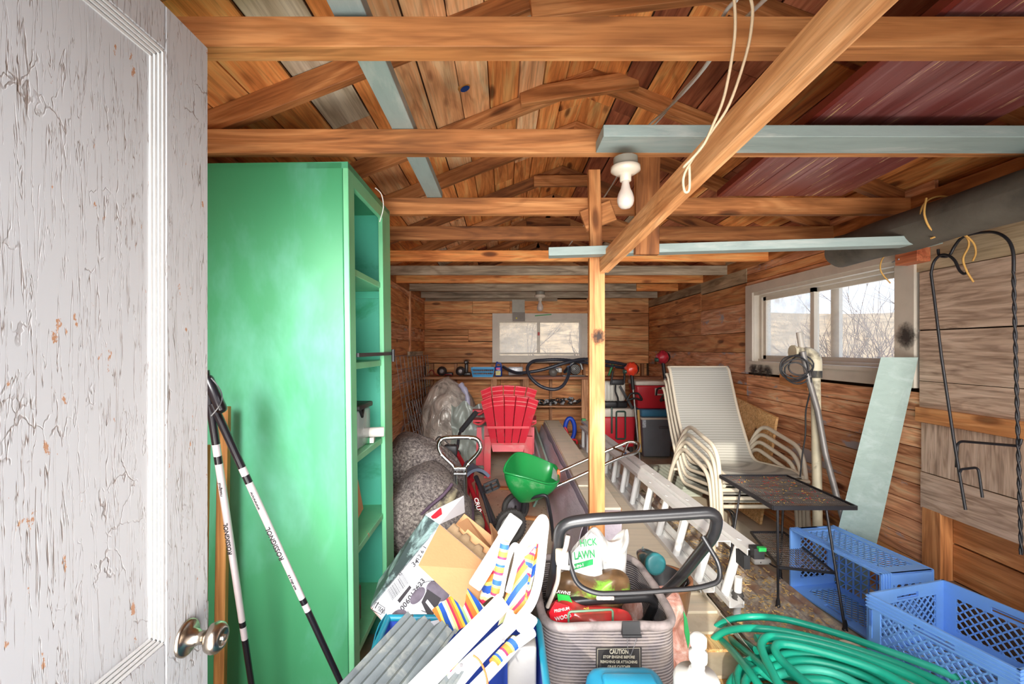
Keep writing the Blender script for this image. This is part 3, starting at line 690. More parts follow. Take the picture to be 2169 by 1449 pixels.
inv = q.n('ShaderNodeMath', operation='SUBTRACT'); inv.inputs[0].default_value = 1.0; q.l(both, 2, inv, 1); q.bump(inv, 0, .6, .002)
DOORP = q.m
DX = -.62
dr = MB(); dr.b(DX - .038, DX - .012, .04, .95, .02, 2.03); door = dr.build('door_1', DOORP, kind='structure')
def dm(name, y0, y1, z0, z1): MB().rbox((DX - .010, (y0 + y1) / 2, (z0 + z1) / 2), (.020, y1 - y0, z1 - z0), .003, seg=1, smooth=False).build(name, DOORP, door)
dm('stile', .83, .95, .02, 2.03); dm('stile', .04, .15, .02, 2.03); dm('top_rail', .15, .83, 1.945, 2.03); dm('lock_rail', .15, .83, .72, .86); dm('bottom_rail', .15, .83, .02, .24)
MOLD = paint('white moulding paint', (208, 207, 204), .4, wear=(176, 124, 92), wear_amt=.12, wear_scale=9, var=.05)
def mould(y0, y1, z0, z1):
    m = MB(); w = .0062
    for k in range(4):
        o = k * w + .003; x = DX - .003 - k * .0026
        m.bar((x, y0 + o, z0 + o), (x, y1 - o, z0 + o), .004, w * .7, up=(0, 0, 1)); m.bar((x, y0 + o, z1 - o), (x, y1 - o, z1 - o), .004, w * .7)
        m.bar((x, y0 + o, z0 + o), (x, y0 + o, z1 - o), .004, w * .7, up=(0, 1, 0)); m.bar((x, y1 - o, z0 + o), (x, y1 - o, z1 - o), .004, w * .7, up=(0, 1, 0))
    m.build('panel_moulding', MOLD, door)
mould(.15, .83, .86, 1.945); mould(.15, .83, .24, .72)
KN = paint('worn nickel', (176, 164, 150), .26, 1.0, var=.12, scale=5, bumps=0)
kc = Vector((DX, .884, .836))
kb = MB().lathe([(.034, 0), (.034, .004), (.030, .007), (.017, .010), (.015, .022), (.0125, .024), (.0125, .040), (.018, .043), (.026, .048), (.029, .056), (.028, .064), (.022, .071), (.014, .073), (.013, .071), (.0, .071)], kc, (1, 0, 0), 32).build('door_knob', KN, door)
MB().lathe([(.006, .070), (.006, .0755), (0, .0755)], kc, (1, 0, 0), 14).build('keyhole', paint('keyhole steel', (210, 206, 196), .3, 1.0, bumps=0), kb)
MB().b(DX - .037, DX - .001, .9485, .9515, .80, .87).build('latch_plate', KN, door)

# ------------------------------------------------------------------ green cabinet
GRN = paint('green cabinet paint', (60, 138, 94), .36, var=.12, scale=1.6, stretch=(1, 1, .35), wear=(176, 124, 88), wear_amt=.06, wear_scale=10, second=(86, 156, 128), second_amt=.4, second_scale=2.2, bump_scale=30, bumps=.15)
GRN2 = paint('green edge paint', (112, 190, 140), .38, var=.08, wear=(196, 150, 112), wear_amt=.2, wear_scale=12, stretch=(1, 1, .4))
GIN = paint('teal cabinet inside', (88, 192, 162), .4, var=.06, scale=2, second=(60, 160, 120), second_amt=.2, second_scale=5)
cx0, cx1, cy0, cy1, ct = -1.17, -.54, 1.64, 2.24, 2.075
cab = empty('green_cabinet', (cx1, 1.94, 0), 'tall green painted wooden cabinet with open shelves beside the door', 'cabinet')
MB().rbox(((cx0 + cx1 - .02) / 2, cy0 + .01, ct / 2), (cx1 - cx0 - .022, .02, ct), .002, seg=1, smooth=False).build('side_panel', GRN, cab)
MB().rbox((cx1 - .010, cy0 + .034, ct / 2), (.02, .066, ct), .002, seg=1, smooth=False).build('front_stile', GRN2, cab)
MB().rbox((cx1 - .010, cy1 - .07, ct / 2), (.02, .14, ct), .002, seg=1, smooth=False).build('front_stile', GRN2, cab)
MB().b(cx0, cx1 - .02, cy1 - .02, cy1, 0, ct).build('side_panel', GIN, cab)
MB().b(cx0, cx0 + .015, cy0 + .02, cy1 - .02, 0, ct).build('back_panel', GIN, cab)
MB().b(cx0, cx1, cy0, cy1, ct - .022, ct + .001).build('top_panel', GRN, cab)
MB().b(cx1 - .019, cx1 - .001, cy0 + .066, cy1 - .14, ct - .07, ct - .022).build('top_rail', GRN2, cab)
SZ = [1.705, 1.345, .985, .635, .255]
for z in SZ: MB().rbox(((cx0 + cx1) / 2 + .005, (cy0 + cy1) / 2, z - .012), (cx1 - cx0 - .035, cy1 - cy0 - .04, .026), .002, seg=1, smooth=False).build('shelf', GRN2, cab)
for z in SZ[:-1]: MB().b(cx0 + .016, cx1 - .021, cy1 - .03, cy1 - .0205, z - .06, z - .026).build('cleat', GIN, cab)
MB().b(cx1 - .022, cx1 + .006, 1.72, 2.24, 1.367, 1.382).build('latch_bar', BLACK, cab)
MB().tube([(cx1 + .012, 2.225, 1.335), (cx1 + .012, 2.225, 1.395)], .008, 8).build('latch_pin', BLACK, cab)
cab.rotation_euler = (0, -.0125, 0)
lm = MB(); lm.b(-1.0, -.975, 1.25, 1.272, 0, 1.24)
W_SLAT = wood('slat wood', (110, 66, 24), (160, 104, 44), (190, 136, 72), .15)
board('wood_strip', (-.992, 1.47, 0), (-.992, 1.50, 1.08), .03, .02, W_SLAT, None, up=(0, 1, 0), label='narrow orange brown slat standing behind the door edge', cat='slat')
board('wood_strip', (-.963, 1.53, 0), (-.963, 1.56, 1.20), .036, .02, W_SLAT, None, up=(0, 1, 0), label='thin pale slat standing right of the orange brown slat', cat='slat')
# things on the cabinet's shelves
bx = empty('storage_box', (-.62, 1.86, .985), 'clear plastic storage box with a black lid on the cabinet shelf', 'box')
clp = NT('clear plastic'); clp.p.inputs['Base Color'].default_value = lin((190, 200, 198)) + (1,); clp.set(.2, **{'Alpha': .45}); CLP = clp.m
MB().rbox((-.70, 1.92, 1.065), (.22, .17, .16), .012).build('tub', CLP, bx); MB().rbox((-.70, 1.92, 1.157), (.235, .185, .022), .006).build('lid', BLKPL, bx)
MB().tube([(-.59, 1.84, 1.16), (-.583, 1.86, 1.12), (-.59, 1.9, 1.155)], .006, 6).build('handle', BLKPL, bx)
MB().lathe([(.022, 0), (.022, .17), (.018, .172)], (-.70, 1.97, 1.03), (1, .25, 0), 14).build('paper_roll', WHITE, None, label='white rolled sleeve lying beside the clear storage box', cat='roll')
gbx = empty('seed_box', (-.63, 2.0, .985), 'small green and white carton at the front of the cabinet shelf', 'carton')
Rz = Euler((0, 0, .2)).to_matrix()
MB().box((-.66, 2.0, 1.0), (.17, .10, .022), Rz).build('carton', WHITE, gbx); MB().box((-.652, 2.0, 1.0), (.12, .1016, .0235), Rz).build('green_print', paint('green print', (24, 124, 72), .5), gbx)
CARD = paint('cardboard', (204, 152, 108), .8, var=.05, stretch=(1, 1, 1), bumps=.2, bump_scale=80)
m = MB(); m.prism([(-.62, 1.72, .636), (-.615, 1.98, .70), (-.60, 1.86, .86), (-.605, 1.70, .93)], (-.012, 0, 0)); m.build('cardboard_sheet', CARD, None, label='brown corrugated cardboard sheet tilted on the lower cabinet shelf', cat='cardboard')
MB().rbox((-.68, 1.84, .335), (.16, .14, .15), .01).build('oil_tin', paint('dark red tin', (96, 40, 34), .4, second=(30, 26, 28), second_amt=.6), None, label='dark red and black tin on the bottom cabinet shelf', cat='tin')
# a string hanging from the cabinet top
MB().tube(catmull([P(795, 398, 1.9), P(808, 412, 1.9), P(812, 440, 1.92), P(804, 470, 1.93)], 5), .0022, 5).build('string', WHITE, None, label='short white string hanging from the cabinet top', cat='string')

# ------------------------------------------------------------------ ski poles
PW = paint('pole silver', (206, 196, 200), .35, .2, var=.03); PB = paint('pole black', (26, 24, 30), .25, var=.05, bumps=0)
def pole(top, bot, label, segs, rot):
    t_ = empty('ski_pole', bot, label, 'ski pole'); d = bot - top; L = d.length
    def pt(f): return top + d * f
    rad = .0105
    for a, b, mt, nm in segs: MB().tube([pt(a), pt(b)], [rad * (1.1 - .3 * a), rad * (1.1 - .3 * b)], 12).build(nm, mt, t_)
    return t_, pt, d.normalized()
tp, bt = P(447, 870, 1.36), P(560, 1575, 1.50); bt.z = 0.0
pl1, f1, d1 = pole(tp, bt, 'left ski pole, silver with black ends, leaning at the cabinet', [(-.1, .085, PB, 'upper_shaft'), (.085, .115, PW, 'band'), (.115, .135, PB, 'band'), (.135, .56, PW, 'middle_shaft'), (.56, .575, PB, 'band'), (.575, .61, PW, 'band'), (.61, 1.0, PB, 'lower_shaft')], 0)
tp2, bt2 = P(462, 880, 1.36), P(808, 1634, 1.5)
pl2, f2, d2 = pole(tp2, bt2, 'right ski pole lettered along its silver shaft, slanting across the cabinet side', [(-.03, .135, PB, 'upper_shaft'), (.135, .155, PW, 'band'), (.155, .175, PB, 'band'), (.175, .49, PW, 'middle_shaft'), (.49, .505, PB, 'band'), (.505, .525, PW, 'band'), (.525, 1.0, PB, 'lower_shaft')], 0)
TXT = paint('black lettering', (24, 24, 28), .5, bumps=0)
def poletext(pt, d, f, s, size, parent, off=.0108, flip=1):
    o = pt(f) + Vector((0, -off, 0)); xd = -d * flip; text('lettering', s, size, frame(o, xd, Vector((1, 0, .3)) * -flip * 1.0 if False else xd.cross(Vector((0, 1, 0)))), TXT, parent)
def ptxt(pt, d, f, s, size, parent, up=False):
    xd = -d; M = frame(pt(f) + Vector((0, -.0112, 0)), xd, Vector((0, -1, 0)).cross(xd)); text('lettering', s, size, M, TXT, parent, width=None)
ptxt(f2, d2, .335, 'ROSSIGNOL', .021, pl2); ptxt(f2, d2, .44, 'tech alloy 6.0', .010, pl2); ptxt(f2, d2, .22, 'wwwwww', .014, pl2)
ptxt(f1, d1, .20, 'rossignol', .012, pl1); ptxt(f1, d1, .33, 'ROSSIGNOL', .019, pl1)
g_ = MB().rbox(P(455, 835, 1.34), (.03, .03, .12), .012, basis(d2, (0, 1, 0)) @ Euler((0, math.pi / 2, 0)).to_matrix()); g_.build('grip', PB, pl2)
m = MB(); m.grid(lambda u, v: P(448 + 24 * math.sin(math.pi * u), 800 + 82 * u, 1.30 + .03 * v), 12, 3, thick=.003); m.build('strap', PB, pl2)
def smooth_noise(v, s=1.0): return noise.noise(Vector(v) * s)
def pillow(m, poly_c, hx, hy, R, t, amp=.15, n=14, seed=0, ex=.45):
    """a lumpy closed bag: superellipse sheet front and back"""
    c = Vector(poly_c)
    def fn(side):
        def f(u, v):
            a, b = 2 * u - 1, 2 * v - 1
            e = max(0.0, (1 - abs(a) ** 3)) ** ex * max(0.0, (1 - abs(b) ** 3)) ** ex
            k = noise.noise(Vector((a * 2.2 + seed, b * 2.2, side * 2.0))) * amp + noise.noise(Vector((a * 6 + seed, b * 6, side))) * amp * .4
            return c + R @ Vector((a * hx * (1 + k * .3), side * t * e * (1 + k * 2.2), b * hy * (1 + k * .25)))
        return f
    m.grid(fn(-1), n, n); m.grid(fn(1), n, n); return m

# ------------------------------------------------------------------ patio chairs (stack of four)
SLING = NT('woven sling'); mpq = SLING.coords((1, 1, 1), 0); 
wv = SLING.n('ShaderNodeTexWave', bands_direction='Z'); wv.inputs['Scale'].default_value = 17; SLING.l(mpq, 0, wv, 'Vector')
wv2 = SLING.n('ShaderNodeTexWave', bands_direction='X'); wv2.inputs['Scale'].default_value = 90; SLING.l(mpq, 0, wv2, 'Vector')
mm = SLING.mix(.3, (wv, 0), (wv2, 0)); rr_ = SLING.ramp(mm, 2, [(.2, lin((128, 127, 119))), (.30, lin((172, 170, 160)))])
SLING.l(rr_, 0, SLING.p, 'Base Color'); SLING.set(.7); SLING.bump(mm, 2, .3, .001); SLING = SLING.m
CHF = paint('cream chair frame', (204, 194, 174), .42, var=.03)
pc = empty('patio_chair', (1.75, 3.3, .19), 'cream sling patio chair on top of the stack by the right wall', 'chair', 'stack of cream patio chairs')
def shx(x, y): return x - .045 * (y - 3.05) / .9
def flat(m, pts, w=.017, h=.011):
    m.tube(pts, .0155, 8)
for s, x in ((0, 1.455), (1, 2.035)):
    m = MB(); pts = rounded([Vector((x, 3.03, .19)), Vector((x, 3.05, .50)), Vector((x, 3.10, .715)), Vector((x, 3.58, .80)), Vector((shx(x, 3.7), 3.70, .62)), Vector((shx(x, 3.88), 3.90, .20))], .11, 6)
    flat(m, pts); m.build('arm_and_leg_frame', CHF, pc)
def seatpath(x):
    return rounded([Vector((x, 3.03, .535)), Vector((x, 3.12, .555)), Vector((shx(x, 3.6), 3.60, .505)), Vector((shx(x, 3.84), 3.80, .86)), Vector((shx(x, 3.96), 3.95, 1.215)), Vector((shx(x, 3.99), 3.985, 1.235))], .09, 7)
for x in (1.49, 2.0):
    MB().tube(seatpath(x), .013, 8).build('seat_rail', CHF, pc)
A_, B_ = seatpath(1.495), seatpath(1.995)
def slf(u, v):
    i = u * (len(A_) - 1); k = min(int(i), len(A_) - 2); f = i - k
    a = A_[k].lerp(A_[k + 1], f); b = B_[k].lerp(B_[k + 1], f); c = a.lerp(b, v); c.z -= .028 * math.sin(math.pi * v) * math.sin(math.pi * min(1, u * 1.02)); return c
MB().grid(slf, 40, 10, thick=.004).build('sling', SLING, pc)
m = MB().tube([Vector((1.455, 3.025, .51)), Vector((2.035, 3.025, .51))], .014, 10); m.build('front_bar', CHF, pc)
MB().tube([A_[-1], B_[-1]], .011, 8).build('top_bar', CHF, pc)
MB().tube([Vector((shx(1.455, 3.72), 3.72, .58)), Vector((shx(2.035, 3.72), 3.72, .58))], .011, 8).build('rear_bar', CHF, pc)
names = ['second cream patio chair from the top of the stack', 'third cream patio chair from the top of the stack', 'lowest cream patio chair of the stack, standing on the floor']
for k in range(1, 4):
    copytree(pc, Matrix.Translation((-.008 * k, .022 * k, -.063 * k)), names[k - 1])

# ------------------------------------------------------------------ black wire side table
tb = empty('wire_table', (1.62, 2.6, 0), 'black wrought iron side table with a mesh top in front of the patio chairs', 'table')
zt = .555; ty0, ty1 = 2.40, 2.995; tx0, tx1 = 1.425, 1.868
m = MB()
for a, b in (((tx0, ty0), (tx1, ty0)), ((tx0, ty1), (tx1, ty1)), ((tx0, ty0), (tx0, ty1)), ((tx1, ty0), (tx1, ty1))): m.bar((a[0], a[1], zt), (b[0], b[1], zt), .008, .022)
m.build('rim', BLACK, tb)
def meshpanel(c00, c10, c11, c01, n, m_, r=.0016, both=True, flatw=.0035):
    c00, c10, c11, c01 = map(Vector, (c00, c10, c11, c01))
    for k in range(1, n):
        f = k / n; m_.bar(c00.lerp(c10, f), c01.lerp(c11, f), flatw, r * 2)
    if both:
        for k in range(1, n // 5):
            f = k / (n // 5); m_.bar(c00.lerp(c01, f), c10.lerp(c11, f), r * 2, r * 2)
IRON = paint('dusty iron mesh', (118, 112, 108), .6, .2, var=.2, scale=9, second=(150, 96, 66), second_amt=.25, second_scale=12)
m = MB(); meshpanel((tx0, ty0, zt), (tx1, ty0, zt), (tx1, ty1, zt), (tx0, ty1, zt), 36, m, flatw=.0052); m.build('mesh_top', IRON, tb, kind='stuff')
feet = [((1.44, 2.41), (1.405, 2.38)), ((1.75, 2.41), (1.655, 2.2)), ((1.47, 2.93), (1.36, 2.71)), ((1.78, 2.93), (1.66, 2.69))]
fp = [(P(1648, 0, 2.42).x, 2.42), (P(1790, 0, 2.22).x, 2.22), (P(1545, 0, 2.74).x, 2.76), (P(1657, 0, 2.70).x, 2.72)]
tp_ = [(P(1647, 0, 2.42).x, 2.42), (P(1750, 0, 2.42).x, 2.42), (P(1571, 0, 2.95).x, 2.95), (P(1661, 0, 2.95).x, 2.95)]
for (a, b), (c, d) in zip(tp_, fp):
    m = MB(); m.tube([Vector((a, b, zt - .01)), Vector((c, d, .02))], .0065, 8); m.lathe([(.006, .05), (.011, .03), (.011, .012), (.014, .0), (.014, -.0)][::-1], (c, d, 0.02), (0, 0, 1), 10); m.build('leg', BLACK, tb)
S = [P(1650, 1198, 2.40), P(1768, 1199, 2.34), P(1660, 1132, 2.86), P(1590, 1130, 2.86)]
zz = .24
for q in S: q.z = zz
m = MB()
for i in range(4): m.bar(S[i], S[(i + 1) % 4], .008, .012)
m.build('shelf_rim', BLACK, tb)
m = MB()
for k in range(1, 18):
    f = k / 18; m.bar(S[0].lerp(S[1], f), S[3].lerp(S[2], f), .002, .002)
    m.bar(S[0].lerp(S[3], f), S[1].lerp(S[2], f), .002, .002)
m.build('shelf_mesh', IRON, tb, kind='stuff')

# ------------------------------------------------------------------ milk crates
BLUE = paint('blue crate plastic', (122, 176, 246), .45, var=.05, wear=(176, 160, 140), wear_amt=-.22, wear_scale=16, second=(132, 180, 240), second_amt=.3)
def crate(name, label, O, ux, uy, uz, L, Wd, H, group=None):
    """O: floor corner; ux length, uy width, uz height; open at +uz"""
    t_ = empty(name, O, label, 'crate'); 
    ux, uy, uz = [Vector(a).normalized() for a in (ux, uy, uz)]; O = Vector(O)
    def W3(a, b, c): return O + ux * a + uy * b + uz * c
    def wall(o, a, la, n, lh, nm):
        # wall from o along a (length la), up uz (height lh), thickness along n
        m = MB(); th = .009
        def bx(s0, s1, h0, h1, t=th, off=0.0):
            m.hexa([o + a * s0 + n * off + uz * h0, o + a * s1 + n * off + uz * h0, o + a * s1 + n * (t + off) + uz * h0, o + a * s0 + n * (t + off) + uz * h0,
                    o + a * s0 + n * off + uz * h1, o + a * s1 + n * off + uz * h1, o + a * s1 + n * (t + off) + uz * h1, o + a * s0 + n * (t + off) + uz * h1])
        e = .055; b0 = .045; t0 = lh * .2
        bx(0, e, 0, lh); bx(la - e, la, 0, lh); bx(e, la - e, 0, b0); bx(e, la - e, lh - t0 * .55, lh); bx(e, la * .36, lh - t0, lh - t0 * .55); bx(la * .64, la - e, lh - t0, lh - t0 * .55); bx(e, la - e, lh - t0 - .008, lh - t0)
        for k in range(4): bx(-.002, la + .002, lh - .012 - k * .014, lh - .006 - k * .014, .003, -.003)
        for k in (.07, .12): bx(e * .2, e * .35 + .004, k, lh - .06, .003, -.003)
        x0, x1, y0, y1 = e, la - e, b0, lh - t0 - .004; st = .036
        for sgn in (1, -1):
            k = -int((y1 - y0) / st) - 1
            while True:
                s0 = x0 + k * st
                if s0 > x1: break
                # line s = s0 + (h-y0) , clip
                h0, h1 = y0, y1; q0, q1 = s0, s0 + (h1 - h0) * .95
                if q1 > x0 and q0 < x1:
                    sl = .95
                    if q0 < x0: h0 = y0 + (x0 - s0) / sl; q0 = x0
                    if q1 > x1: h1 = y0 + (x1 - s0) / sl; q1 = x1
                    if h1 - h0 > .004:
                        a0, a1 = (q0, q1) if sgn > 0 else (x0 + x1 - q0, x0 + x1 - q1)
                        m.bar(o + a * a0 + uz * h0 + n * .0045, o + a * a1 + uz * h1 + n * .0045, .006, .004, up=n)
                k += 1
        m.build(nm, BLUE, t_)
    wall(W3(0, 0, 0), ux, L, uy, H, 'side_wall'); wall(W3(0, Wd, 0), ux, L, -uy, H, 'side_wall')
    wall(W3(0, 0, 0), uy, Wd, ux, H, 'end_wall'); wall(W3(L, 0, 0), uy, Wd, -ux, H, 'end_wall')
    m = MB(); n = 12
    for k in range(n + 1):
        f = k / n; m.bar(W3(f * L, .004, .006), W3(f * L, Wd - .004, .006), .005, .008, up=uz)
    n2 = max(4, int(n * Wd / L))
    for k in range(n2 + 1):
        f = k / n2; m.bar(W3(.004, f * Wd, .006), W3(L - .004, f * Wd, .006), .005, .008, up=uz)
    for k in range(-n2, n):
        a = max(0, k); b = min(n, k + n2); 
        m.bar(W3(a / n * L, (a - k) / n2 * Wd, .004), W3(b / n * L, (b - k) / n2 * Wd, .004), .004, .005, up=uz)
    m.build('base_grid', BLUE, t_)
    return t_
# crate A on its side, open to the left; crate B upright
A0 = Vector((1.655, 2.63, .012)); ax = (Vector((1.74, 2.09, .012)) - A0); ay = Vector((0, 0, 1)); 
az = Vector((0, 0, 1)).cross(ax.normalized()) 
if az.x > 0: az = -az
wA = .29
crate('milk_crate', 'blue plastic crate lying on its side behind the upright crate', A0 - az.normalized() * wA, ax, ay, az, .545, .345, wA)
B0 = P(1849, 1372, 1.96); B0 = Vector((1.555, 1.945, .10)); bx_ = Vector((1.68, 1.475, .10)) - B0; by_ = Vector((0, 0, 1)).cross(bx_); 
if by_.x < 0: by_ = -by_
crate('milk_crate', 'blue plastic crate standing upright at the bottom right, its empty inside showing', B0, bx_, by_, (0, 0, 1), .485, .455, .25)
MB().b(1.5, 2.08, 1.50, 2.03, .03, .095).build('low_plank', W_PALE, None, label='grey plank under the upright blue crate', cat='plank')

# ------------------------------------------------------------------ leaning painted board
m = MB(); tl, tr_ = Vector((2.02, 2.43, P(0, 757, 2.43).z)), Vector((2.15, 2.353, P(0, 757, 2.353).z)); bl, brr = Vector((1.925, 2.72, .0)), Vector((2.075, 2.60, .0))
th = Vector((.03, .035, 0)); m.hexa([bl, brr, brr + th, bl + th, tl, tr_, tr_ + th * .8, tl + th * .8])
cM = (bl + brr) / 2
m.build('leaning_board', TEALB, None, label='wide grey green painted board leaning on the right wall under the window', cat='board')

# ------------------------------------------------------------------ pipe stand, cable coil, pipe
PVC = paint('grimy pvc pipe', (200, 190, 162), .5, var=.1, second=(96, 88, 76), second_amt=.35, second_scale=9)
ps = empty('pipe_stand', P(1732, 1200, 2.8), 'grimy upright plastic pipe with an elbow at its top, before the side window', 'pipe')
yq = 2.80
MB().tube([P(1733, 1212, yq), P(1729, 900, yq), P(1727, 790, yq)], .027, 14).build('upright', PVC, ps)
MB().tube([P(1727, 800, yq), P(1727, 785, yq)], .036, 14).build('collar', RUBBER, ps)
MB().tube(rounded([P(1727, 800, yq), P(1727, 748, yq), P(1682, 746, yq)], .09, 6), .036, 14).build('elbow', PVC, ps)
MB().tube([P(1682, 746, yq), P(1678, 746, yq)], .044, 14).build('rim', PVC, ps)
MB().tube([P(1700, 748, yq), P(1693, 704, yq)], .018, 12).build('short_pipe', paint('grey tube', (176, 170, 160), .4), ps)
MB().lathe([(.0, 0), (.12, 0), (.12, .02), (.04, .03), (.035, .1)], (P(1733, 0, yq).x, yq, 0), (0, 0, 1), 20).build('base', BLACK, ps)
MB().tube([P(1700, 745, 2.74), P(1712, 800, 2.74), P(1732, 870, 2.76), P(1748, 960, 2.72), P(1772, 1050, 2.66), P(1812, 1190, 2.62)], .017, 12).build('grey_pipe', paint('grey steel pipe', (132, 128, 124), .45, .4, second=(70, 62, 56), second_amt=.3), None, label='thin dark grey pipe slanting down beside the pipe stand', cat='pipe')
m = MB(); cpt = []
for k in range(66):
    a = k * .52; cpt.append(P(1687 + 1.2 * math.sin(k * 1.7) + (27 + 7 * math.sin(k * .083 * 3)) * math.cos(a) + 5 * math.sin(k * .12), 781 + (23 + 6 * math.cos(k * .2)) * math.sin(a) + 5 * math.cos(k * .15), 2.72 + .03 * math.sin(k * .35)))
m.tube(catmull(cpt, 2), .0045, 6); m.build('cable_coil', BLKPL, None, label='black cable coiled and hung on the pipe stand elbow', cat='cable')
m = MB(); m.tube(catmull([P(1718, 800, 2.72), P(1716, 830, 2.75), P(1707, 870, 2.8), P(1706, 920, 2.82), P(1700, 960, 2.84), P(1695, 1010, 2.86)], 5), .0045, 6); m.build('drop_cable', BLKPL, None, label='thin black cable hanging down left of the pipe stand', cat='cable')
board('wood_lump', onwall(1655, 803, .035), onwall(1715, 815, .035), .03, .085, W_POST, None, label='splintered yellow wood piece on the wall under the side window', cat='wood')
OSB = wood('osb', (176, 122, 66), (216, 166, 100), (238, 200, 140), .1, knots=.9, grain=4)
m = MB(); m.hexa([(2.0, 3.55, 0.02), (2.02, 3.55, .02), (2.02, 4.25, .02), (2.0, 4.25, .02), (2.13, 3.55, .86), (2.15, 3.55, .86), (2.15, 4.25, .96), (2.13, 4.25, .96)]); m.build('osb_offcut', OSB, None, label='offcut of strand board leaning at the wall behind the patio chairs', cat='board')
# siding boards behind and under the chairs
SID = paint('pale siding', (186, 192, 178), .6, var=.04, stretch=(1, .2, 1)); SIDT = paint('beige siding', (212, 200, 176), .6, var=.05, second=(186, 170, 142), second_amt=.3)
for k in range(7):
    z = .02 + k * .03; y1 = 5.2 - k * .12
    board('siding_board', (1.74 + .01 * k, 4.25 - .02 * k, z), (1.70 + .012 * k, y1 + .15, z), .24, .022, SID, None, bev=0, label='pale green siding board, %s of the stepped pile before the coolers' % ['lowest', 'second from the floor', 'third from the floor', 'middle one', 'third from the top', 'second from the top', 'uppermost'][k], cat='board', group='stepped siding boards')
for k, (xa, za) in enumerate([(1.62, .03), (1.80, .035)]):
    board('short_board', (xa, 3.0, za), (xa - .03, 3.9, za), .12, .02, SIDT, None, bev=0, label=['pale loose board on the floor under the patio chairs, left one', 'pale loose board on the floor under the patio chairs, right one'][k], cat='board')

# corrugated floor sheets
COR = NT('weathered corrugated sheet'); mpc = COR.coords((1, 1, 1), 0); nn = COR.noise(mpc, 26, 5, .7); cr1 = COR.ramp(nn, 0, [(.34, lin((134, 116, 100))), (.5, lin((178, 170, 160))), (.66, lin((222, 206, 168)))])
n6 = COR.noise(mpc, 5, 4, .6); k6 = COR.ramp(n6, 0, [(.45, (0, 0, 0)), (.62, (1, 1, 1))]); m6 = COR.mix((k6, 0), (cr1, 0), lin((150, 118, 98)))
COR.t.links.new(m6.outputs[2], COR.p.inputs['Base Color']); COR.set(.4); COR = COR.m
def corr(name, x0, x1, y0, y1, z, pitch, amp, label, mat=COR):
    n = int((x1 - x0) / pitch * 8)
    def fn(u, v):
        x = x0 + (x1 - x0) * u; y = y0 + (y1 - y0) * v
        return Vector((x - .02 * (y - 2.5), y, z + amp * math.cos((x - x0) / pitch * 2 * math.pi) + .006 * noise.noise(Vector((x * 2, y * 2, 0)))))
    return MB().grid(fn, n, 12, thick=.003).build(name, mat, None, label=label, cat='roofing sheet')
corr('corrugated_sheet', 1.14, 1.66, 1.72, 4.3, .018, .066, .010, 'dirty corrugated roofing sheet lying between the ladder and the blue crates')
corr('corrugated_sheet', 1.10, 1.60, 4.35, 5.5, .035, .066, .011, 'far corrugated roofing sheet on the floor left of the stepped siding boards', paint('pale corrugated sheet', (206, 186, 158), .5, var=.1))

# ------------------------------------------------------------------ ladder lying on its edge (two sections)
def ladder(label, dx, ya, yb, zt_, group=None):
    t_ = empty('ladder', (1.09 + dx, (ya + yb) / 2, .12), label, 'ladder')
    def bx(y): return 1.085 + dx + .012 * (y - 3) * -1
    def tx(y): return 1.155 + dx - .035 * (y - 3)
    z0 = .13
    def rail(f, z, nm):
        a, b = Vector((f(ya), ya, z)), Vector((f(yb), yb, z)); m = MB()
        sg = 1 if z > .3 else -1; m.bar(a, b, .072, .004); m.bar(a + Vector((-.035, 0, -sg * .014)), b + Vector((-.035, 0, -sg * .014)), .003, .03); m.bar(a + Vector((.035, 0, -sg * .014)), b + Vector((.035, 0, -sg * .014)), .003, .03)
        m.build(nm, ALU, t_, fix=False)
    rail(bx, z0, 'lower_rail'); rail(tx, zt_, 'upper_rail')
    y = ya + .12
    while y < yb:
        MB().tube([Vector((bx(y), y, z0)), Vector((tx(y), y, zt_))], .0225, 10).build('rung', ALU, t_); y += .305
    return t_, bx, tx
ld, lbx, ltx = ladder('aluminium ladder section lying on its edge, right of the post, with a green corner', .045, 2.22, 6.2, .415)
MB().box((ltx(2.22) + .0, 2.205, .41), (.05, .05, .05)).build('end_cap', BLKPL, ld)
MB().box((ltx(2.2) + .01, 2.18, .435), (.035, .02, .018)).build('green_tip', paint('green tip', (40, 170, 80), .4), ld)
MB().box((ltx(6.2), 6.2, .425), (.05, .05, .03)).build('green_tip', paint('green tip far', (60, 160, 90), .4), ld)
ld2, _, _ = ladder('second aluminium ladder section nested along the left side of the first', -.034, 2.36, 5.9, .395)
m = MB()
for k in range(7): m.box((ltx(2.25) - .03 + .0, 2.235 + k * .012, .345), (.03, .006, .07))
m.build('comb_foot', BLKPL, ld)
MB().tube([(lbx(2.2) + .04, 2.3, .05), (lbx(2.2) + .05, 2.3, .24)], .018, 12).build('foot_tube', ALU, ld)
MB().lathe([(.022, 0), (.03, .01), (.022, .02), (.03, .03), (.022, .045)], (lbx(2.2) + .045, 2.3, .12), (0, 0, 1), 14).build('rubber_foot', RUBBER, ld)

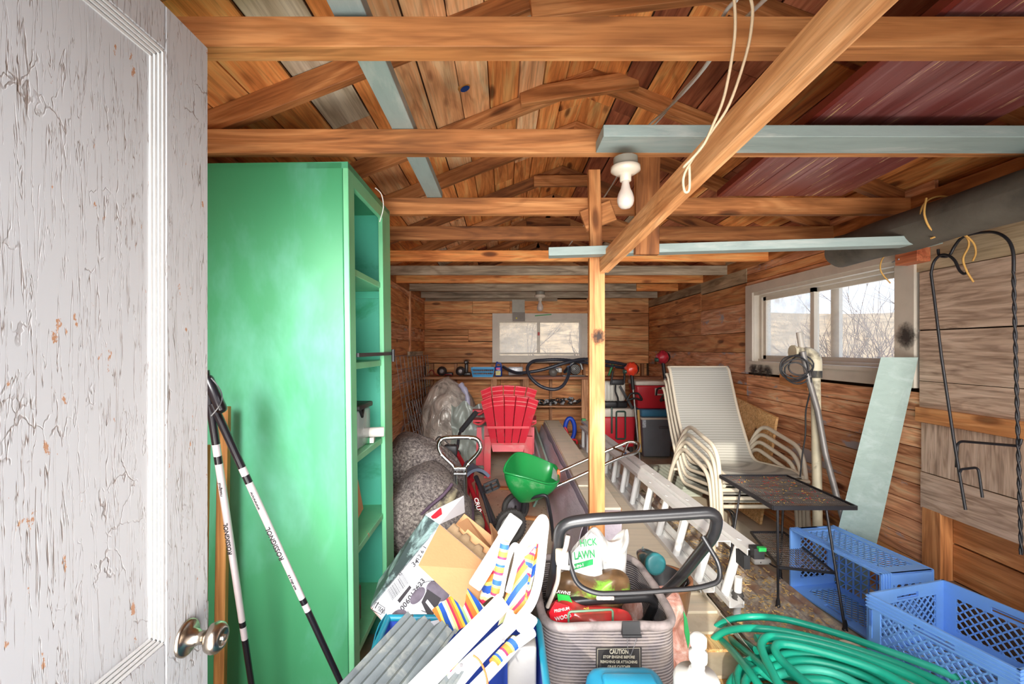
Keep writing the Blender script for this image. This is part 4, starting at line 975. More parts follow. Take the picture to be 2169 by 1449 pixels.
# ------------------------------------------------------------------ long wrapped box and stacked siding
WRP = NT('plastic wrap'); WRP.p.inputs['Base Color'].default_value = lin((214, 204, 216)) + (1,); WRP.set(.3); WRP.bump(WRP.noise(WRP.coords((1, .3, 1), 0), 12, 4, .6), 0, .6, .02); WRP = WRP.m
BEI = paint('beige board', (228, 216, 192), .6, var=.05, stretch=(6, .4, 6), second=(206, 202, 180), second_amt=.35, second_scale=1.5)
lb = empty('long_carton', (.63, 4.5, 0), 'long beige boarded pack with a plastic wrapped side, left of the post', 'package')
m = MB(); m.hexa([(.50, 2.85, 0), (.735, 2.85, 0), (.73, 6.15, 0), (.50, 6.15, 0), (.535, 2.85, .37), (.74, 2.85, .37), (.74, 6.15, .40), (.535, 6.15, .40)]); m.build('body', WRP, lb)
board('top_board', (.64, 2.87, .383), (.64, 6.15, .413), .20, .016, BEI, lb); board('top_board', (.60, 3.3, .398), (.62, 6.1, .425), .12, .012, BEI, lb)
board('edge_strip', (.748, 2.9, .36), (.748, 5.2, .36), .008, .035, W_POST, lb)
m = MB()
def wrapfn(u, v):
    y = 2.75 + 3.3 * u; return Vector((.50 - .13 * v + .02 * noise.noise(Vector((y * 3, v * 3, 0))), y, .36 * (1 - v) + .012 + .02 * abs(noise.noise(Vector((y * 5, v * 5, 2))))))
m.grid(wrapfn, 40, 8, thick=.004); m.build('loose_wrap', WRP, lb)
for k, (c, x, z) in enumerate([((170, 205, 190), .38, .30), ((196, 198, 204), .34, .22), ((150, 196, 182), .30, .16)]):
    m = MB(); m.hexa([(x - .05, 4.4 - .2 * k, .0), (x - .03, 4.4 - .2 * k, .0), (x - .03, 6.1, .0), (x - .05, 6.1, .0), (x + .03, 4.4 - .2 * k, z), (x + .05, 4.4 - .2 * k, z), (x + .05, 6.1, z + .05), (x + .03, 6.1, z + .05)])
    m.build('glass_sheet', paint('sheet tone %d' % k, c, .3, var=.06), None, label=['pale green sheet leaning nearest to the wrapped pack', 'grey white middle sheet leaning beside the wrapped pack', 'green sheet standing farthest left of the wrapped pack'][k], cat='sheet')
ends = [2.55, 2.38, 2.24, 2.10, 2.0, 1.86, 1.72, 1.6]
labs = ['uppermost', 'second', 'third', 'fourth', 'fifth', 'sixth', 'seventh', 'lowest']
for k, e in enumerate(ends):
    z = .125 - .015 * k
    mt = OSB if k in (4, 6) else (BEI if k % 2 == 0 else SIDT)
    board('sheet_board', (.86, e, z), (.83, 5.7, z), .40 + .008 * k, .013, mt, None, bev=0, label='%s board of the flat pile right of the post, its near end showing' % labs[k], cat='board', group='flat pile of boards')
def filmf(u, v):
    y = 1.85 + 1.6 * u; return Vector((1.03 + .05 * v - .02 * u + .012 * noise.noise(Vector((y * 7, v * 4, 1))), y, .145 - .10 * v + .01 * noise.noise(Vector((y * 9, v * 5, 4)))))
MB().grid(filmf, 40, 5, thick=.002).build('plastic_film', paint('cloudy film', (206, 200, 192), .35, var=.08), None, label='cloudy torn plastic film along the edge of the flat board pile', cat='film')

# ------------------------------------------------------------------ red plastic garden chairs (nested pair, seen from behind)
RED = paint('red resin', (216, 50, 68), .42, var=.04, second=(206, 96, 98), second_amt=.25, second_scale=5)
RED2 = paint('faded red resin', (206, 66, 74), .5, var=.06, second=(190, 110, 104), second_amt=.4, second_scale=5)
ac = empty('garden_chair', P(1075, 1015, 4.85), 'red slatted resin garden chair seen from behind, the nearer of the nested pair', 'chair', 'nested red garden chairs')
def bk_(px, py):            # back plane: leans towards the camera at the top
    f = (939 - py) / 94.0; return P(px, py, 4.86 - .30 * f)
topx = [1018, 1042, 1068, 1093, 1119, 1142]; botx = [1040, 1054, 1069, 1083, 1097, 1112]; arc = [851, 842, 839, 840, 843, 850]
for i in range(5):
    a0, a1 = topx[i] + 1.2, topx[i + 1] - 1.2; b0, b1 = botx[i] + .8, botx[i + 1] - .8
    c = [bk_(b0, 941), bk_(b1, 941), bk_(a1, (arc[i] + arc[i + 1]) / 2 + (arc[i + 1] - arc[i]) / 2), bk_(a0, (arc[i] + arc[i + 1]) / 2 - (arc[i + 1] - arc[i]) / 2)]
    n = Vector((0, .018, .006)); m = MB(); m.prism(c, n)
    m.build('back_slat', RED, ac)
    m = MB()
    for q in (0, 9, 17): m.bar(c[3] + (c[0] - c[3]) * (q / 100) + Vector((0, -.004, 0)), c[2] + (c[1] - c[2]) * (q / 100) + Vector((0, -.004, 0)), .012, .010)
    m.build('slat_ribs', RED2, ac)
m = MB(); m.bar(bk_(1031, 905), bk_(1121, 905), .03, .024); m.build('back_rail', RED2, ac)
m = MB(); m.bar(bk_(1040, 940), bk_(1112, 940), .03, .02); m.build('back_rail', RED2, ac)
m = MB(); m.hexa([P(1044, 957, 4.84), P(1108, 957, 4.84), P(1108, 957, 4.87), P(1044, 957, 4.87), P(1040, 941, 4.86), P(1112, 941, 4.86), P(1112, 941, 4.9), P(1040, 941, 4.9)]); m.build('rear_skirt', RED2, ac)
def legq(x0, x1, yt, yb, Y0, Y1, dep=.05):
    m = MB(); m.hexa([P(x0, yb, Y1), P(x1, yb, Y1), P(x1, yb, Y1) + Vector((0, dep, 0)), P(x0, yb, Y1) + Vector((0, dep, 0)), P(x0 + (2 if x0 < 1070 else -2), yt, Y0), P(x1 + 1, yt, Y0), P(x1 + 1, yt, Y0) + Vector((0, dep, 0)), P(x0 + 2, yt, Y0) + Vector((0, dep, 0))]); return m
legq(1025, 1039, 925, 1013, 4.86, 4.84).build('leg', RED2, ac); legq(1111, 1127, 925, 1013, 4.86, 4.84).build('leg', RED2, ac)
legq(1008, 1024, 905, 986, 5.25, 5.2).build('leg', RED, ac); legq(1118, 1131, 905, 986, 5.25, 5.2).build('leg', RED, ac)
for x0, x1, xi in ((1002, 1026, 1030), (1136, 1120, 1118)):
    m = MB(); m.hexa([P(x0, 894, 4.95), P(x1, 894, 4.95), P(x1, 886, 5.5), P(x0, 886, 5.5), P(x0, 890, 4.95), P(x1, 890, 4.95), P(x1, 880, 5.5), P(x0, 880, 5.5)]); m.build('armrest', RED, ac)
    m = MB(); m.tube(catmull([P(x0, 895, 4.95), P((x0 + xi) / 2, 899, 4.93), P(xi, 888, 4.9)], 5), [.008 + .012 * i / 10 for i in range(11)], 6); m.build('arm_brace', RED2, ac)
m = MB(); m.hexa([P(1042, 930, 4.9), P(1110, 930, 4.9), P(1110, 915, 5.35), P(1042, 915, 5.35), P(1042, 926, 4.9), P(1110, 926, 4.9), P(1110, 911, 5.35), P(1042, 911, 5.35)]); m.build('seat', RED, ac)
copytree(ac, Matrix.Translation((-.01, .10, .095)), 'red slatted resin garden chair nested on the nearer one, its top showing above')

# ------------------------------------------------------------------ tarp covered thing
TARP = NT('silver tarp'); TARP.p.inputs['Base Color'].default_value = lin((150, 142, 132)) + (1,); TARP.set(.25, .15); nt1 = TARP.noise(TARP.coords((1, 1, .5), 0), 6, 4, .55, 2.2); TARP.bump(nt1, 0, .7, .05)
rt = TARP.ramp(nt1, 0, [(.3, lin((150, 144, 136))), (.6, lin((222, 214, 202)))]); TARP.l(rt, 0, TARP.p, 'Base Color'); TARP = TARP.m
m = MB()
def tf(u, v):
    a = 2 * math.pi * u; h = v
    r = .40 * max(0.0, 1 - h ** 4) ** .5 * (.90 + .14 * math.sin(h * 3.0))
    k = 1 + .10 * noise.noise(Vector((math.cos(a) * 2, math.sin(a) * 2, h * 2.2))) + .10 * (.35 - abs(noise.noise(Vector((math.cos(a) * 3.4, math.sin(a) * 3.4, h * 1.3 + 2))))) + .05 * (.3 - abs(noise.noise(Vector((math.cos(a) * 7, math.sin(a) * 7, h * 4)))))
    return Vector((-.70 + math.cos(a) * r * k * .92, 5.75 + math.sin(a) * r * k, .02 + .98 * h + (.05 * math.cos(a * 1 + 2) * h)))
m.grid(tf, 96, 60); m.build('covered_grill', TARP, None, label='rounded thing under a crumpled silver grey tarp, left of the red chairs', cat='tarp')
m = MB()
def tf2(u, v):
    y = 5.40; return Vector((-.62 + .42 * u + .03 * noise.noise(Vector((u * 5, v * 5, 1))), 5.30 - .05 * u + .05 * noise.noise(Vector((u * 7, v * 7, 3))), .75 - .72 * v + .06 * noise.noise(Vector((u * 4, v * 3, 9)))))
m.grid(tf2, 24, 24, thick=.004); m.build('tarp_flap', paint('grey green tarp', (150, 160, 152), .4, .1, var=.12, bumps=.5, bump_scale=12), None, label='creased grey green plastic hanging at the front of the covered thing', cat='tarp')
m = MB(); m.tube(catmull([Vector((-.52, 5.36, .98)), Vector((-.44, 5.33, .86)), Vector((-.42, 5.32, .7)), Vector((-.36, 5.3, .55)), Vector((-.33, 5.28, .45))], 5), [.035, .04, .03, .04, .035, .02] + [.03] * 15, 8); m.build('rolled_plastic', paint('lilac plastic', (176, 176, 200), .3), None, label='twisted pale lilac plastic strip at the right edge of the silver tarp', cat='plastic')

# wire panels at the left wall
def wirepanel(label, bl_, br_, tl_, tr2, nu, nv, r=.004):
    bl_, br_, tl_, tr2 = map(Vector, (bl_, br_, tl_, tr2)); t_ = empty('wire_mesh', (bl_ + br_) / 2, label, 'wire panel')
    for k in range(nu + 1):
        f = k / nu; MB().tube([bl_.lerp(br_, f), tl_.lerp(tr2, f)], r, 5).build('wire', STEEL, t_)
    for k in range(nv + 1):
        f = k / nv; MB().tube([bl_.lerp(tl_, f) + Vector((.008, 0, 0)), br_.lerp(tr2, f) + Vector((.008, 0, 0))], r, 5).build('wire', STEEL, t_)
wirepanel('tall rusty wire mesh panel leaning on the left wall planks', (-.98, 4.85, 0), (-.98, 6.4, 0), (-1.14, 4.75, 1.32), (-1.12, 6.6, 1.30), 10, 9)
wirepanel('second wire mesh panel leaning in front of the tall one', (-.88, 5.0, 0), (-.9, 5.6, 0), (-1.08, 5.0, .80), (-1.05, 5.7, .78), 6, 5)
# ------------------------------------------------------------------ workbench along the back wall and what lies on it
wk = empty('workbench', (.4, 6.55, 0), 'rough wooden workbench along the back wall under the window', 'workbench')
BZ = 1.005
board('bench_top', (XL, 6.46, BZ - .02), (P(1120, 0, 6.3).x, 6.46, BZ - .02), .30, .035, W_SHELF, wk); board('bench_top', (XL, 6.72, BZ - .02), (1.2, 6.72, BZ - .02), .2, .035, W_SHELF, wk)
board('bench_top', (P(1120, 0, 6.3).x, 6.46, BZ - .02), (XR, 6.46, BZ - .02), .30, .035, wood('dark bench wood', (90, 48, 28), (140, 80, 48), (176, 112, 70), .2), wk)
for px in (1046, 1114, 1238): x = P(px, 0, 6.36).x; board('leg', (x, 6.36, 0), (x, 6.36, BZ - .04), .085, .04, W_SHELF, wk, up=(0, 1, 0))
board('lower_shelf', (P(1135, 0, 6.4).x, 6.5, .585), (P(1262, 0, 6.4).x, 6.5, .585), .3, .02, W_SHELF, wk)
def on(px, Y): return Vector((P(px, 0, Y).x, Y, BZ))
# black tools left of the basket
DARK = paint('dark tool', (52, 46, 44), .35, var=.3, scale=20)
for nm, px, lab in (('angle_grinder', 937, 'black power tool with a round nose, leftmost on the workbench'), ('power_sander', 976, 'black round nosed power tool just left of the blue basket')):
    c = on(px, 6.42); t_ = empty(nm, c, lab, 'power tool')
    MB().lathe([(.0, 0), (.045, 0), (.065, .02), (.068, .06), (.05, .11), (.03, .16)], c + Vector((0, -.09, .075)), (0, 1, 0), 18).build('motor_housing', DARK, t_)
    MB().lathe([(.02, -.004), (.036, -.004), (.036, .004)], c + Vector((0, -.092, .075)), (0, 1, 0), 14).build('nose_ring', paint('tool grey', (120, 112, 110), .3, .4), t_)
    MB().rbox(c + Vector((.09, .02, .03)), (.12, .05, .05), .015).build('grip', DARK, t_)
c = on(988, 6.5); t_ = empty('drill', c, 'upright dark drill standing right behind the round nosed tool', 'drill')
MB().rbox(c + Vector((0, 0, .11)), (.05, .06, .2), .015).build('grip', DARK, t_); MB().lathe([(.03, 0), (.035, .05), (.03, .13), (.015, .16)], c + Vector((.0, .06, .2)), (0, -1, 0), 12).build('chuck', DARK, t_)
m = MB(); m.tube(catmull([on(908, 6.4) + Vector((0, 0, .05)), on(915, 6.38) + Vector((0, 0, .09)), on(925, 6.38) + Vector((0, 0, .02)), on(950, 6.36) + Vector((0, 0, .03)), on(957, 6.37) + Vector((0, 0, .015))], 5), .006, 6)
m.build('red_cord', paint('red cord', (160, 36, 34), .5), None, label='red black cord among the power tools on the workbench', cat='cord')
# blue basket
BB = paint('bright blue plastic', (34, 150, 206), .4, var=.03)
c = on(1023, 6.34); t_ = empty('plastic_basket', c, 'bright blue slotted plastic basket on the workbench', 'basket')
m = MB(); w0, w1, d0, d1, h = .135, .158, .075, .09, .125
def wallb(a0, b0, a1, b1, n):       # bottom a0-b0 , top a1-b1
    a0, b0, a1, b1 = [c + Vector(q) for q in (a0, b0, a1, b1)]; m.bar(a0, b0, .004, .012); m.bar(a1, b1, .008, .012)
    m.prism([a0, b0, b0.lerp(b1, .2), a0.lerp(a1, .2)], (0, .003, 0)); m.prism([a0.lerp(a1, .82), b0.lerp(b1, .82), b1, a1], (0, .003, 0)); m.prism([a0.lerp(a1, .46), b0.lerp(b1, .46), b0.lerp(b1, .56), a0.lerp(a1, .56)], (0, .003, 0))
    for k in range(n + 1):
        f = k / n; m.bar(a0.lerp(b0, f), a1.lerp(b1, f), .012, .004, up=(b0 - a0))
wallb((-w0, -d0, .003), (w0, -d0, .003), (-w1, -d1, h), (w1, -d1, h), 11); wallb((-w0, d0, .003), (w0, d0, .003), (-w1, d1, h), (w1, d1, h), 11)
wallb((-w0, -d0, .003), (-w0, d0, .003), (-w1, -d1, h), (-w1, d1, h), 6); wallb((w0, -d0, .003), (w0, d0, .003), (w1, -d1, h), (w1, d1, h), 6)
m.b(c.x - w0, c.x + w0, c.y - d0, c.y + d0, BZ, BZ + .004); m.build('body', BB, t_)
m = MB(); 
for (a, b) in (((-w1, -d1), (w1, -d1)), ((-w1, d1), (w1, d1)), ((-w1, -d1), (-w1, d1)), ((w1, -d1), (w1, d1))): m.bar(c + Vector((a[0], a[1], h + .004)), c + Vector((b[0], b[1], h + .004)), .016, .008)
m.build('rim', BB, t_)
# blue bottle
c = on(1056, 6.34); t_ = empty('weed_killer_bottle', c, 'blue bottle with a yellow and pink label beside the blue basket', 'bottle'); DB = paint('dark blue plastic', (20, 62, 150), .35, var=.03, bumps=0)
MB().rbox(c + Vector((0, 0, .075)), (.10, .05, .15), .018).build('body', DB, t_); MB().tube(rounded([c + Vector((-.035, 0, .14)), c + Vector((-.03, 0, .185)), c + Vector((.025, 0, .19)), c + Vector((.04, 0, .14))], .02), .012, 8).build('handle', DB, t_)
MB().lathe([(.016, .19), (.016, .205), (.008, .21)], c + Vector((-.02, 0, 0)), (0, 0, 1), 10).build('cap', DB, t_)
MB().b(c.x - .04, c.x + .03, c.y - .027, c.y - .0255, BZ + .02, BZ + .08).build('label', paint('yellow label', (206, 196, 120), .5, var=.3, scale=40), t_); MB().b(c.x - .035, c.x + .02, c.y - .028, c.y - .0262, BZ + .10, BZ + .125).build('label', paint('pink label', (216, 60, 130), .5), t_)
# white metal box behind the hose
c = on(1092, 6.62); t_ = empty('metal_case', c, 'small pale metal case at the back of the workbench under the window', 'case')
MB().rbox(c + Vector((0, 0, .065)), (.21, .1, .12), .01).build('body', paint('pale metal case', (190, 190, 192), .4, .3), t_); MB().box(c + Vector((0, -.052, .1)), (.05, .006, .02)).build('latch', STEEL, t_)
# shop vac hose
HZ = paint('ribbed hose', (50, 54, 64), .35, var=.1)
pts = catmull([on(1066, 6.5) + Vector((0, 0, .13)), P(1085, 787, 6.3), P(1105, 790, 6.15), P(1150, 783, 6.1), P(1200, 768, 6.1), P(1240, 761, 6.15), P(1300, 768, 6.2), P(1330, 775, 6.3), P(1322, 779, 6.38), P(1240, 768, 6.3), P(1190, 762, 6.22), P(1150, 763, 6.2), P(1128, 766, 6.15), P(1117, 780, 6.1), P(1124, 800, 6.05), P(1145, 818, 6.02), P(1172, 825, 6.0), P(1192, 817, 6.02), P(1204, 795, 6.08), P(1205, 778, 6.2), on(1196, 6.4) + Vector((0, 0, .06))], 14)
MB().tube(pts, [.021 + .0025 * (k % 2) for k in range(len(pts))], 10).build('vacuum_hose', HZ, None, label='long ribbed dark vacuum hose looping off the workbench front', cat='hose')
# circular saw + grinder
SV = paint('tool silver', (150, 150, 146), .35, .5); GT = paint('tool green', (70, 110, 96), .4)
c = on(1215, 6.33); t_ = empty('circular_saw', c, 'grey and green circular saw with a round motor end, near the post', 'saw')
MB().lathe([(0, 0), (.05, 0), (.078, .02), (.08, .06), (.06, .07)], c + Vector((.01, -.09, .105)), (0, 1, 0), 24).build('motor_end', DARK, t_)
for r in (.062, .045, .028): MB().tube([c + Vector((.01 + r * math.cos(a), -.092, .105 + r * math.sin(a))) for a in [i * math.pi / 12 for i in range(24)]], .004, 5, True).build('vent_ring', SV, t_)
MB().lathe([(0, 0), (.012, 0), (.012, .006)], c + Vector((.01, -.1, .105)), (0, 1, 0), 10).build('hub', SV, t_)
MB().rbox(c + Vector((0, .02, .012)), (.30, .14, .01), .004).build('base_plate', SV, t_); MB().rbox(c + Vector((-.04, .0, .10)), (.12, .09, .10), .02).build('gear_case', GT, t_)
MB().tube(catmull([c + Vector((-.05, 0, .13)), c + Vector((0, 0, .20)), c + Vector((.09, 0, .19)), c + Vector((.12, 0, .10))], 5), .018, 8).build('handle', SV, t_)
c = on(1172, 6.35); t_ = empty('belt_sander', c, 'grey handled sander lying left of the circular saw', 'sander')
MB().lathe([(.0, 0), (.05, .0), (.06, .02), (.058, .05), (.03, .06)], c + Vector((-.01, -.06, .062)), (.1, 1, 0), 18).build('wheel_guard', paint('sander grey', (96, 90, 84), .4), t_); MB().rbox(c + Vector((.03, .02, .09)), (.17, .07, .07), .02).build('body', SV, t_); MB().rbox(c + Vector((.09, -.03, .09)), (.05, .04, .06), .01).build('switch_box', WHITE, t_)
# things right of the post on the bench
c = on(1292, 6.36); t_ = empty('green_nozzle', c, 'green and orange hose nozzle standing just right of the post', 'nozzle'); NG = paint('nozzle green', (40, 150, 80), .4)
MB().tube([c + Vector((-.02, 0, .01)), c + Vector((.04, 0, .17))], .016, 10).build('body', NG, t_); MB().tube([c + Vector((.045, 0, .13)), c + Vector((.065, 0, .135))], .014, 10).build('tip', paint('nozzle orange', (226, 96, 50), .4), t_)
# string lights on the lower shelf
rr = random.Random(5); t_ = empty('string_lights', P(1188, 850, 6.42), 'tangled black string of light bulbs on the lower shelf of the workbench', 'string lights')
m = MB(); pts = []
for k in range(90):
    f = k / 90; pts.append(Vector((P(1140 + 92 * f + rr.uniform(-12, 12), 0, 6.42).x, 6.42 + rr.uniform(-.07, .07), .605 + rr.uniform(.0, .10) * (1 - abs(f - .6) * .5))))
m.tube(catmull(pts, 3), .0055, 5); m.build('wire', BLKPL, t_)
for k in range(24):
    q = pts[k * 3 + 4]; MB().lathe([(.008, 0), (.011, .018), (.018, .034), (.016, .05), (0, .058)], q, (rr.uniform(-1, 1), rr.uniform(-1, .2), rr.uniform(-.4, .7)), 8).build('bulb', paint('smoky bulb', (150, 150, 150), .12, var=.2, bumps=0), t_)

# ------------------------------------------------------------------ coolers, sprayer, trimmers
CR = paint('cooler red', (206, 44, 56), .35, var=.03, bumps=0); CW = paint('cooler white', (222, 212, 198), .4, var=.04); CG = paint('cooler grey', (112, 116, 122), .45, var=.04); CBL = paint('cooler blue lid', (60, 128, 166), .4, var=.04); DG = paint('dark green handle', (44, 76, 64), .4)
def cooler(label, x0, x1, y0, y1, z0, z1, lid, body, lidm, taper=.02):
    t_ = empty('cooler', ((x0 + x1) / 2, (y0 + y1) / 2, z0), label, 'cooler'); m = MB(); zb = z1 - lid; tp = taper
    bm = bmesh.new(); bmesh.ops.create_cube(bm, size=1)
    for v in bm.verts:
        k = 1 if v.co.z > 0 else 0; v.co = Vector(((x0 + x1) / 2 + v.co.x * (x1 - x0 - (0 if k else 2 * tp)), (y0 + y1) / 2 + v.co.y * (y1 - y0 - (0 if k else 2 * tp)), zb if k else z0))
    bmesh.ops.bevel(bm, geom=bm.edges[:], offset=.022, segments=3, affect='EDGES', profile=.5); bm.verts.ensure_lookup_table(); m.add([v.co.copy() for v in bm.verts], [[v.index for v in f.verts] for f in bm.faces], True); bm.free()
    m.build('body', body, t_)
    MB().rbox(((x0 + x1) / 2, (y0 + y1) / 2, zb + lid / 2 + .002), (x1 - x0 + .02, y1 - y0 + .02, lid), .018, seg=3).build('lid', lidm, t_)
    return t_
Yc = 5.92; xa, xb = P(1268, 0, Yc).x, P(1347, 0, Yc).x
c1_ = cooler('red wheeled cooler with a white lid and green pull handle, right behind the post', xa, xb, Yc, Yc + .35, .10, P(0, 866, Yc).z, .11, CR, CW)
m = MB(); hx0, hx1 = P(1306, 0, 5.88).x, P(1325, 0, 5.88).x; zt2, zb2 = P(0, 872, 5.88).z, P(0, 930, 5.88).z
m.tube(rounded([Vector((hx0, 5.89, zb2)), Vector((hx0, 5.89, zt2)), Vector((hx1, 5.89, zt2)), Vector((hx1, 5.89, zb2)), Vector((hx0, 5.89, zb2))], .02), .011, 8); m.build('pull_handle', DG, c1_)
MB().rbox((P(1296, 0, 5.9).x, 5.905, (zt2 + zb2) / 2 + .06), (.02, .02, .34), .004).build('strap', DG, c1_)
for x in (xa + .06, xb - .06): MB().lathe([(0, 0), (.06, 0), (.06, .04), (0, .04)], (x - .02, Yc + .05, .06), (1, 0, 0), 18).build('wheel', RUBBER, c1_)
Yg = 5.72; xg0, xg1 = P(1360, 0, Yg).x, XR - .04
gc = cooler('grey cooler with a blue lid on the floor under the other red cooler', xg0, xg1, Yg, Yg + .42, 0.02, P(0, 868, Yg).z, .09, CG, CBL, .03)
MB().rbox(((xg0 + xg1) / 2, Yg + .2, P(0, 887, Yg).z), (xg1 - xg0 + .03, .44, .025), .008).build('rim', CW, gc)
MB().rbox((P(1408, 0, Yg).x, Yg - .02, P(0, 905, Yg).z), (.16, .03, .03), .01).build('handle', paint('handle grey', (86, 88, 94), .5), gc)
MB().b(xg0 + .005, xg0 + .05, Yg - .001, Yg - .0006, .40, .5).build('sticker', paint('grey white sticker', (200, 206, 214), .5, var=.3, scale=60), gc)
zg = P(0, 868, Yg).z + .004; xr0 = P(1349, 0, Yg).x
rc = cooler('red cooler with a white hinged lid standing on the grey cooler', xr0, XR - .02, Yg + .02, Yg + .38, zg, P(0, 808, Yg).z, .055, CR, CW, .03)
MB().rbox((P(1400, 0, Yg).x, Yg + .02, P(0, 830, Yg).z), (.14, .006, .09), .002).build('label', CW, rc); MB().rbox((P(1400, 0, Yg).x, Yg + .014, P(0, 830, Yg).z), (.10, .006, .055), .002).build('label_print', CR, rc)
MB().tube(rounded([Vector((P(1392, 0, 5.7).x, 5.735, P(0, 838, 5.7).z)), Vector((P(1392, 0, 5.7).x, 5.70, P(0, 822, 5.7).z)), Vector((P(1412, 0, 5.7).x, 5.70, P(0, 822, 5.7).z))], .04), .012, 8).build('handle', BLKPL, rc)
# sprayer tank on the wheeled cooler
zc = P(0, 866, Yc).z + .004
sp_ = empty('backpack_sprayer', ((xa + xb) / 2, Yc + .16, zc), 'white sprayer tank with a black pump handle standing on the wheeled cooler', 'sprayer')
MB().rbox(((xa + xb) / 2 - .02, Yc + .16, zc + .045), (.34, .24, .09), .02).build('base', BLKPL, sp_)
tk = MB(); tk.rbox(((xa + xb) / 2 - .03, Yc + .16, zc + .215), (.32, .2, .27), .04, seg=3); tk.build('tank', paint('milky tank', (222, 218, 206), .4, var=.03), sp_)
for k in range(5): MB().rbox(((xa + xb) / 2 - .12 + k * .045, Yc + .056, zc + .2), (.016, .012, .22), .004).build('rib', paint('milky rib', (206, 202, 190), .4), sp_)
MB().rbox((P(1310, 0, 5.85).x, 5.9, P(0, 810, 5.85).z), (.17, .05, .07), .012).build('yoke', BLKPL, sp_)
MB().tube([P(1294, 815, 5.88), P(1298, 786, 5.88)], .014, 8).build('grip', BLKPL, sp_); MB().tube([P(1322, 812, 5.88), P(1323, 788, 5.88)], .014, 8).build('grip', BLKPL, sp_)
MB().bar(P(1313, 818, 5.88), P(1340, 866, 5.86), .05, .03).build('lever', BLKPL, sp_); MB().tube(catmull([P(1304, 816, 5.86), P(1304, 830, 5.83), P(1309, 845, 5.84), P(1308, 862, 5.88)], 5), .011, 8).build('hose', BLKPL, sp_)
# string trimmers
def trimmer(label, head, foot, handle, col, s=1.0):
    t_ = empty('string_trimmer', foot, label, 'trimmer'); d = (foot - head).normalized()
    rr = random.Random(int(head.x * 100)); m = MB()
    def hf(u, v):
        a, b = 2 * math.pi * u, math.pi * v; r = .085 * s * (1 + .22 * noise.noise(Vector((math.cos(a) * 2.2, math.sin(a) * 2.2, b * 2 + head.x)))); return head + Vector((math.cos(a) * math.sin(b) * r, math.sin(a) * math.sin(b) * r, math.cos(b) * r * .98))
    m.grid(hf, 24, 14); m.build('engine_cover', col, t_)
    MB().lathe([(.0, 0), (.07 * s, 0), (.075 * s, .03), (.05 * s, .06)], head + Vector((.03, .03, 0)), (1, .3, 0), 16).build('recoil_housing', BLKPL, t_)
    MB().lathe([(.0, -.01), (.026 * s, -.01), (.026 * s, .03)], head + Vector((-.10 * s, -.03, -.03)), (1, 0, 0), 12).build('fuel_bulb', DG, t_)
    MB().tube([head + d * .06, head + d * .26], .022, 10).build('throttle_grip', BLKPL, t_)
    MB().tube([head + d * .2, foot], .013, 10).build('shaft', SV, t_)
    hc = head + d * handle
    MB().tube(rounded([hc + Vector((-.10, -.03, -.03)), hc + Vector((-.05, -.03, .06)), hc + Vector((.05, -.03, .06)), hc + Vector((.10, -.03, -.03)), hc + Vector((.0, -.03, .0)), hc + Vector((-.10, -.03, -.03))], .03), .012, 8).build('loop_handle', BLKPL, t_)
    return t_
trimmer('string trimmer with an orange red engine standing by the coolers', P(1337, 782, 5.72), Vector((P(1356, 0, 5.55).x, 5.55, 0.01)), .36, paint('orange red cover', (232, 70, 44), .3, var=.05, bumps=0))
trimmer('string trimmer with a dark red engine in front of the right wall', P(1403, 757, 5.55), Vector((P(1432, 0, 5.40).x, 5.40, 0.01)), .50, paint('dark red cover', (186, 44, 60), .35, var=.25, scale=20), .92)
# broom handle like yellow stick
MB().tube([P(1352, 868, 5.6), P(1357, 958, 5.5)], .016, 8).build('yellow_pole', paint('yellow stick', (206, 168, 96), .6), None, label='short yellow stick beside the trimmer shaft before the coolers', cat='stick')
# blue red thing behind the ladder end
t_ = empty('coiled_strap', P(1208, 935, 6.2), 'blue and red coiled strap on the floor near the ladder far end', 'strap')
MB().tube([P(1207, 900, 6.25) + Vector((.11 * math.cos(a) * .6, 0, .15 * math.sin(a) - .06)) for a in [i * math.pi / 10 for i in range(20)]], .03, 8, True).build('blue_coil', paint('strap blue', (30, 70, 180), .4), t_)
MB().tube(catmull([P(1196, 905, 6.2), P(1202, 915, 6.18), P(1200, 930, 6.15), P(1220, 932, 6.1), P(1222, 940, 6.1)], 4), .015, 6).build('red_strap', paint('strap red', (206, 34, 44), .4), t_)

# ------------------------------------------------------------------ broadcast spreader
SG = paint('spreader green', (26, 128, 62), .32, var=.05, second=(120, 160, 120), second_amt=.12, second_scale=4)
sd = empty('lawn_spreader', (.18, 3.2, 0), 'green hopper lawn spreader with chrome handle tubes, in the middle of the floor', 'spreader')
Yh = 3.15
rim = [P(1068, 1000, 3.02), P(1076, 978, 3.10), P(1096, 961, 3.26), P(1130, 968, 3.32), P(1165, 983, 3.34), P(1178, 990, 3.28), P(1183, 1010, 3.15), P(1181, 1022, 3.02), P(1160, 1026, 2.98), P(1120, 1015, 2.96), P(1084, 1006, 2.97)]
rim = catmull(rim, 4, True); bc = P(1110, 1060, 3.12); n = len(rim)
def hop(u, v):
    i = int(round(u * n)) % n; r = rim[i]; f = v; 
    b = bc + Vector(((r.x - bc.x) * .26, (r.y - bc.y) * .3, 0)); b.z = bc.z
    k = f ** 1.9
    return Vector((r.x + (b.x - r.x) * k, r.y + (b.y - r.y) * k, r.z + (b.z - r.z) * f))
m = MB(); m.grid(hop, n, 10, thick=.006); m.build('hopper', SG, sd)
MB().tube([r + Vector((0, 0, .004)) for r in rim], .008, 6, True).build('hopper_rim', SG, sd)
MB().tube([P(1112, 1058, 3.12), P(1108, 1085, 3.14)], .02, 8).build('gear_box', BLKPL, sd)
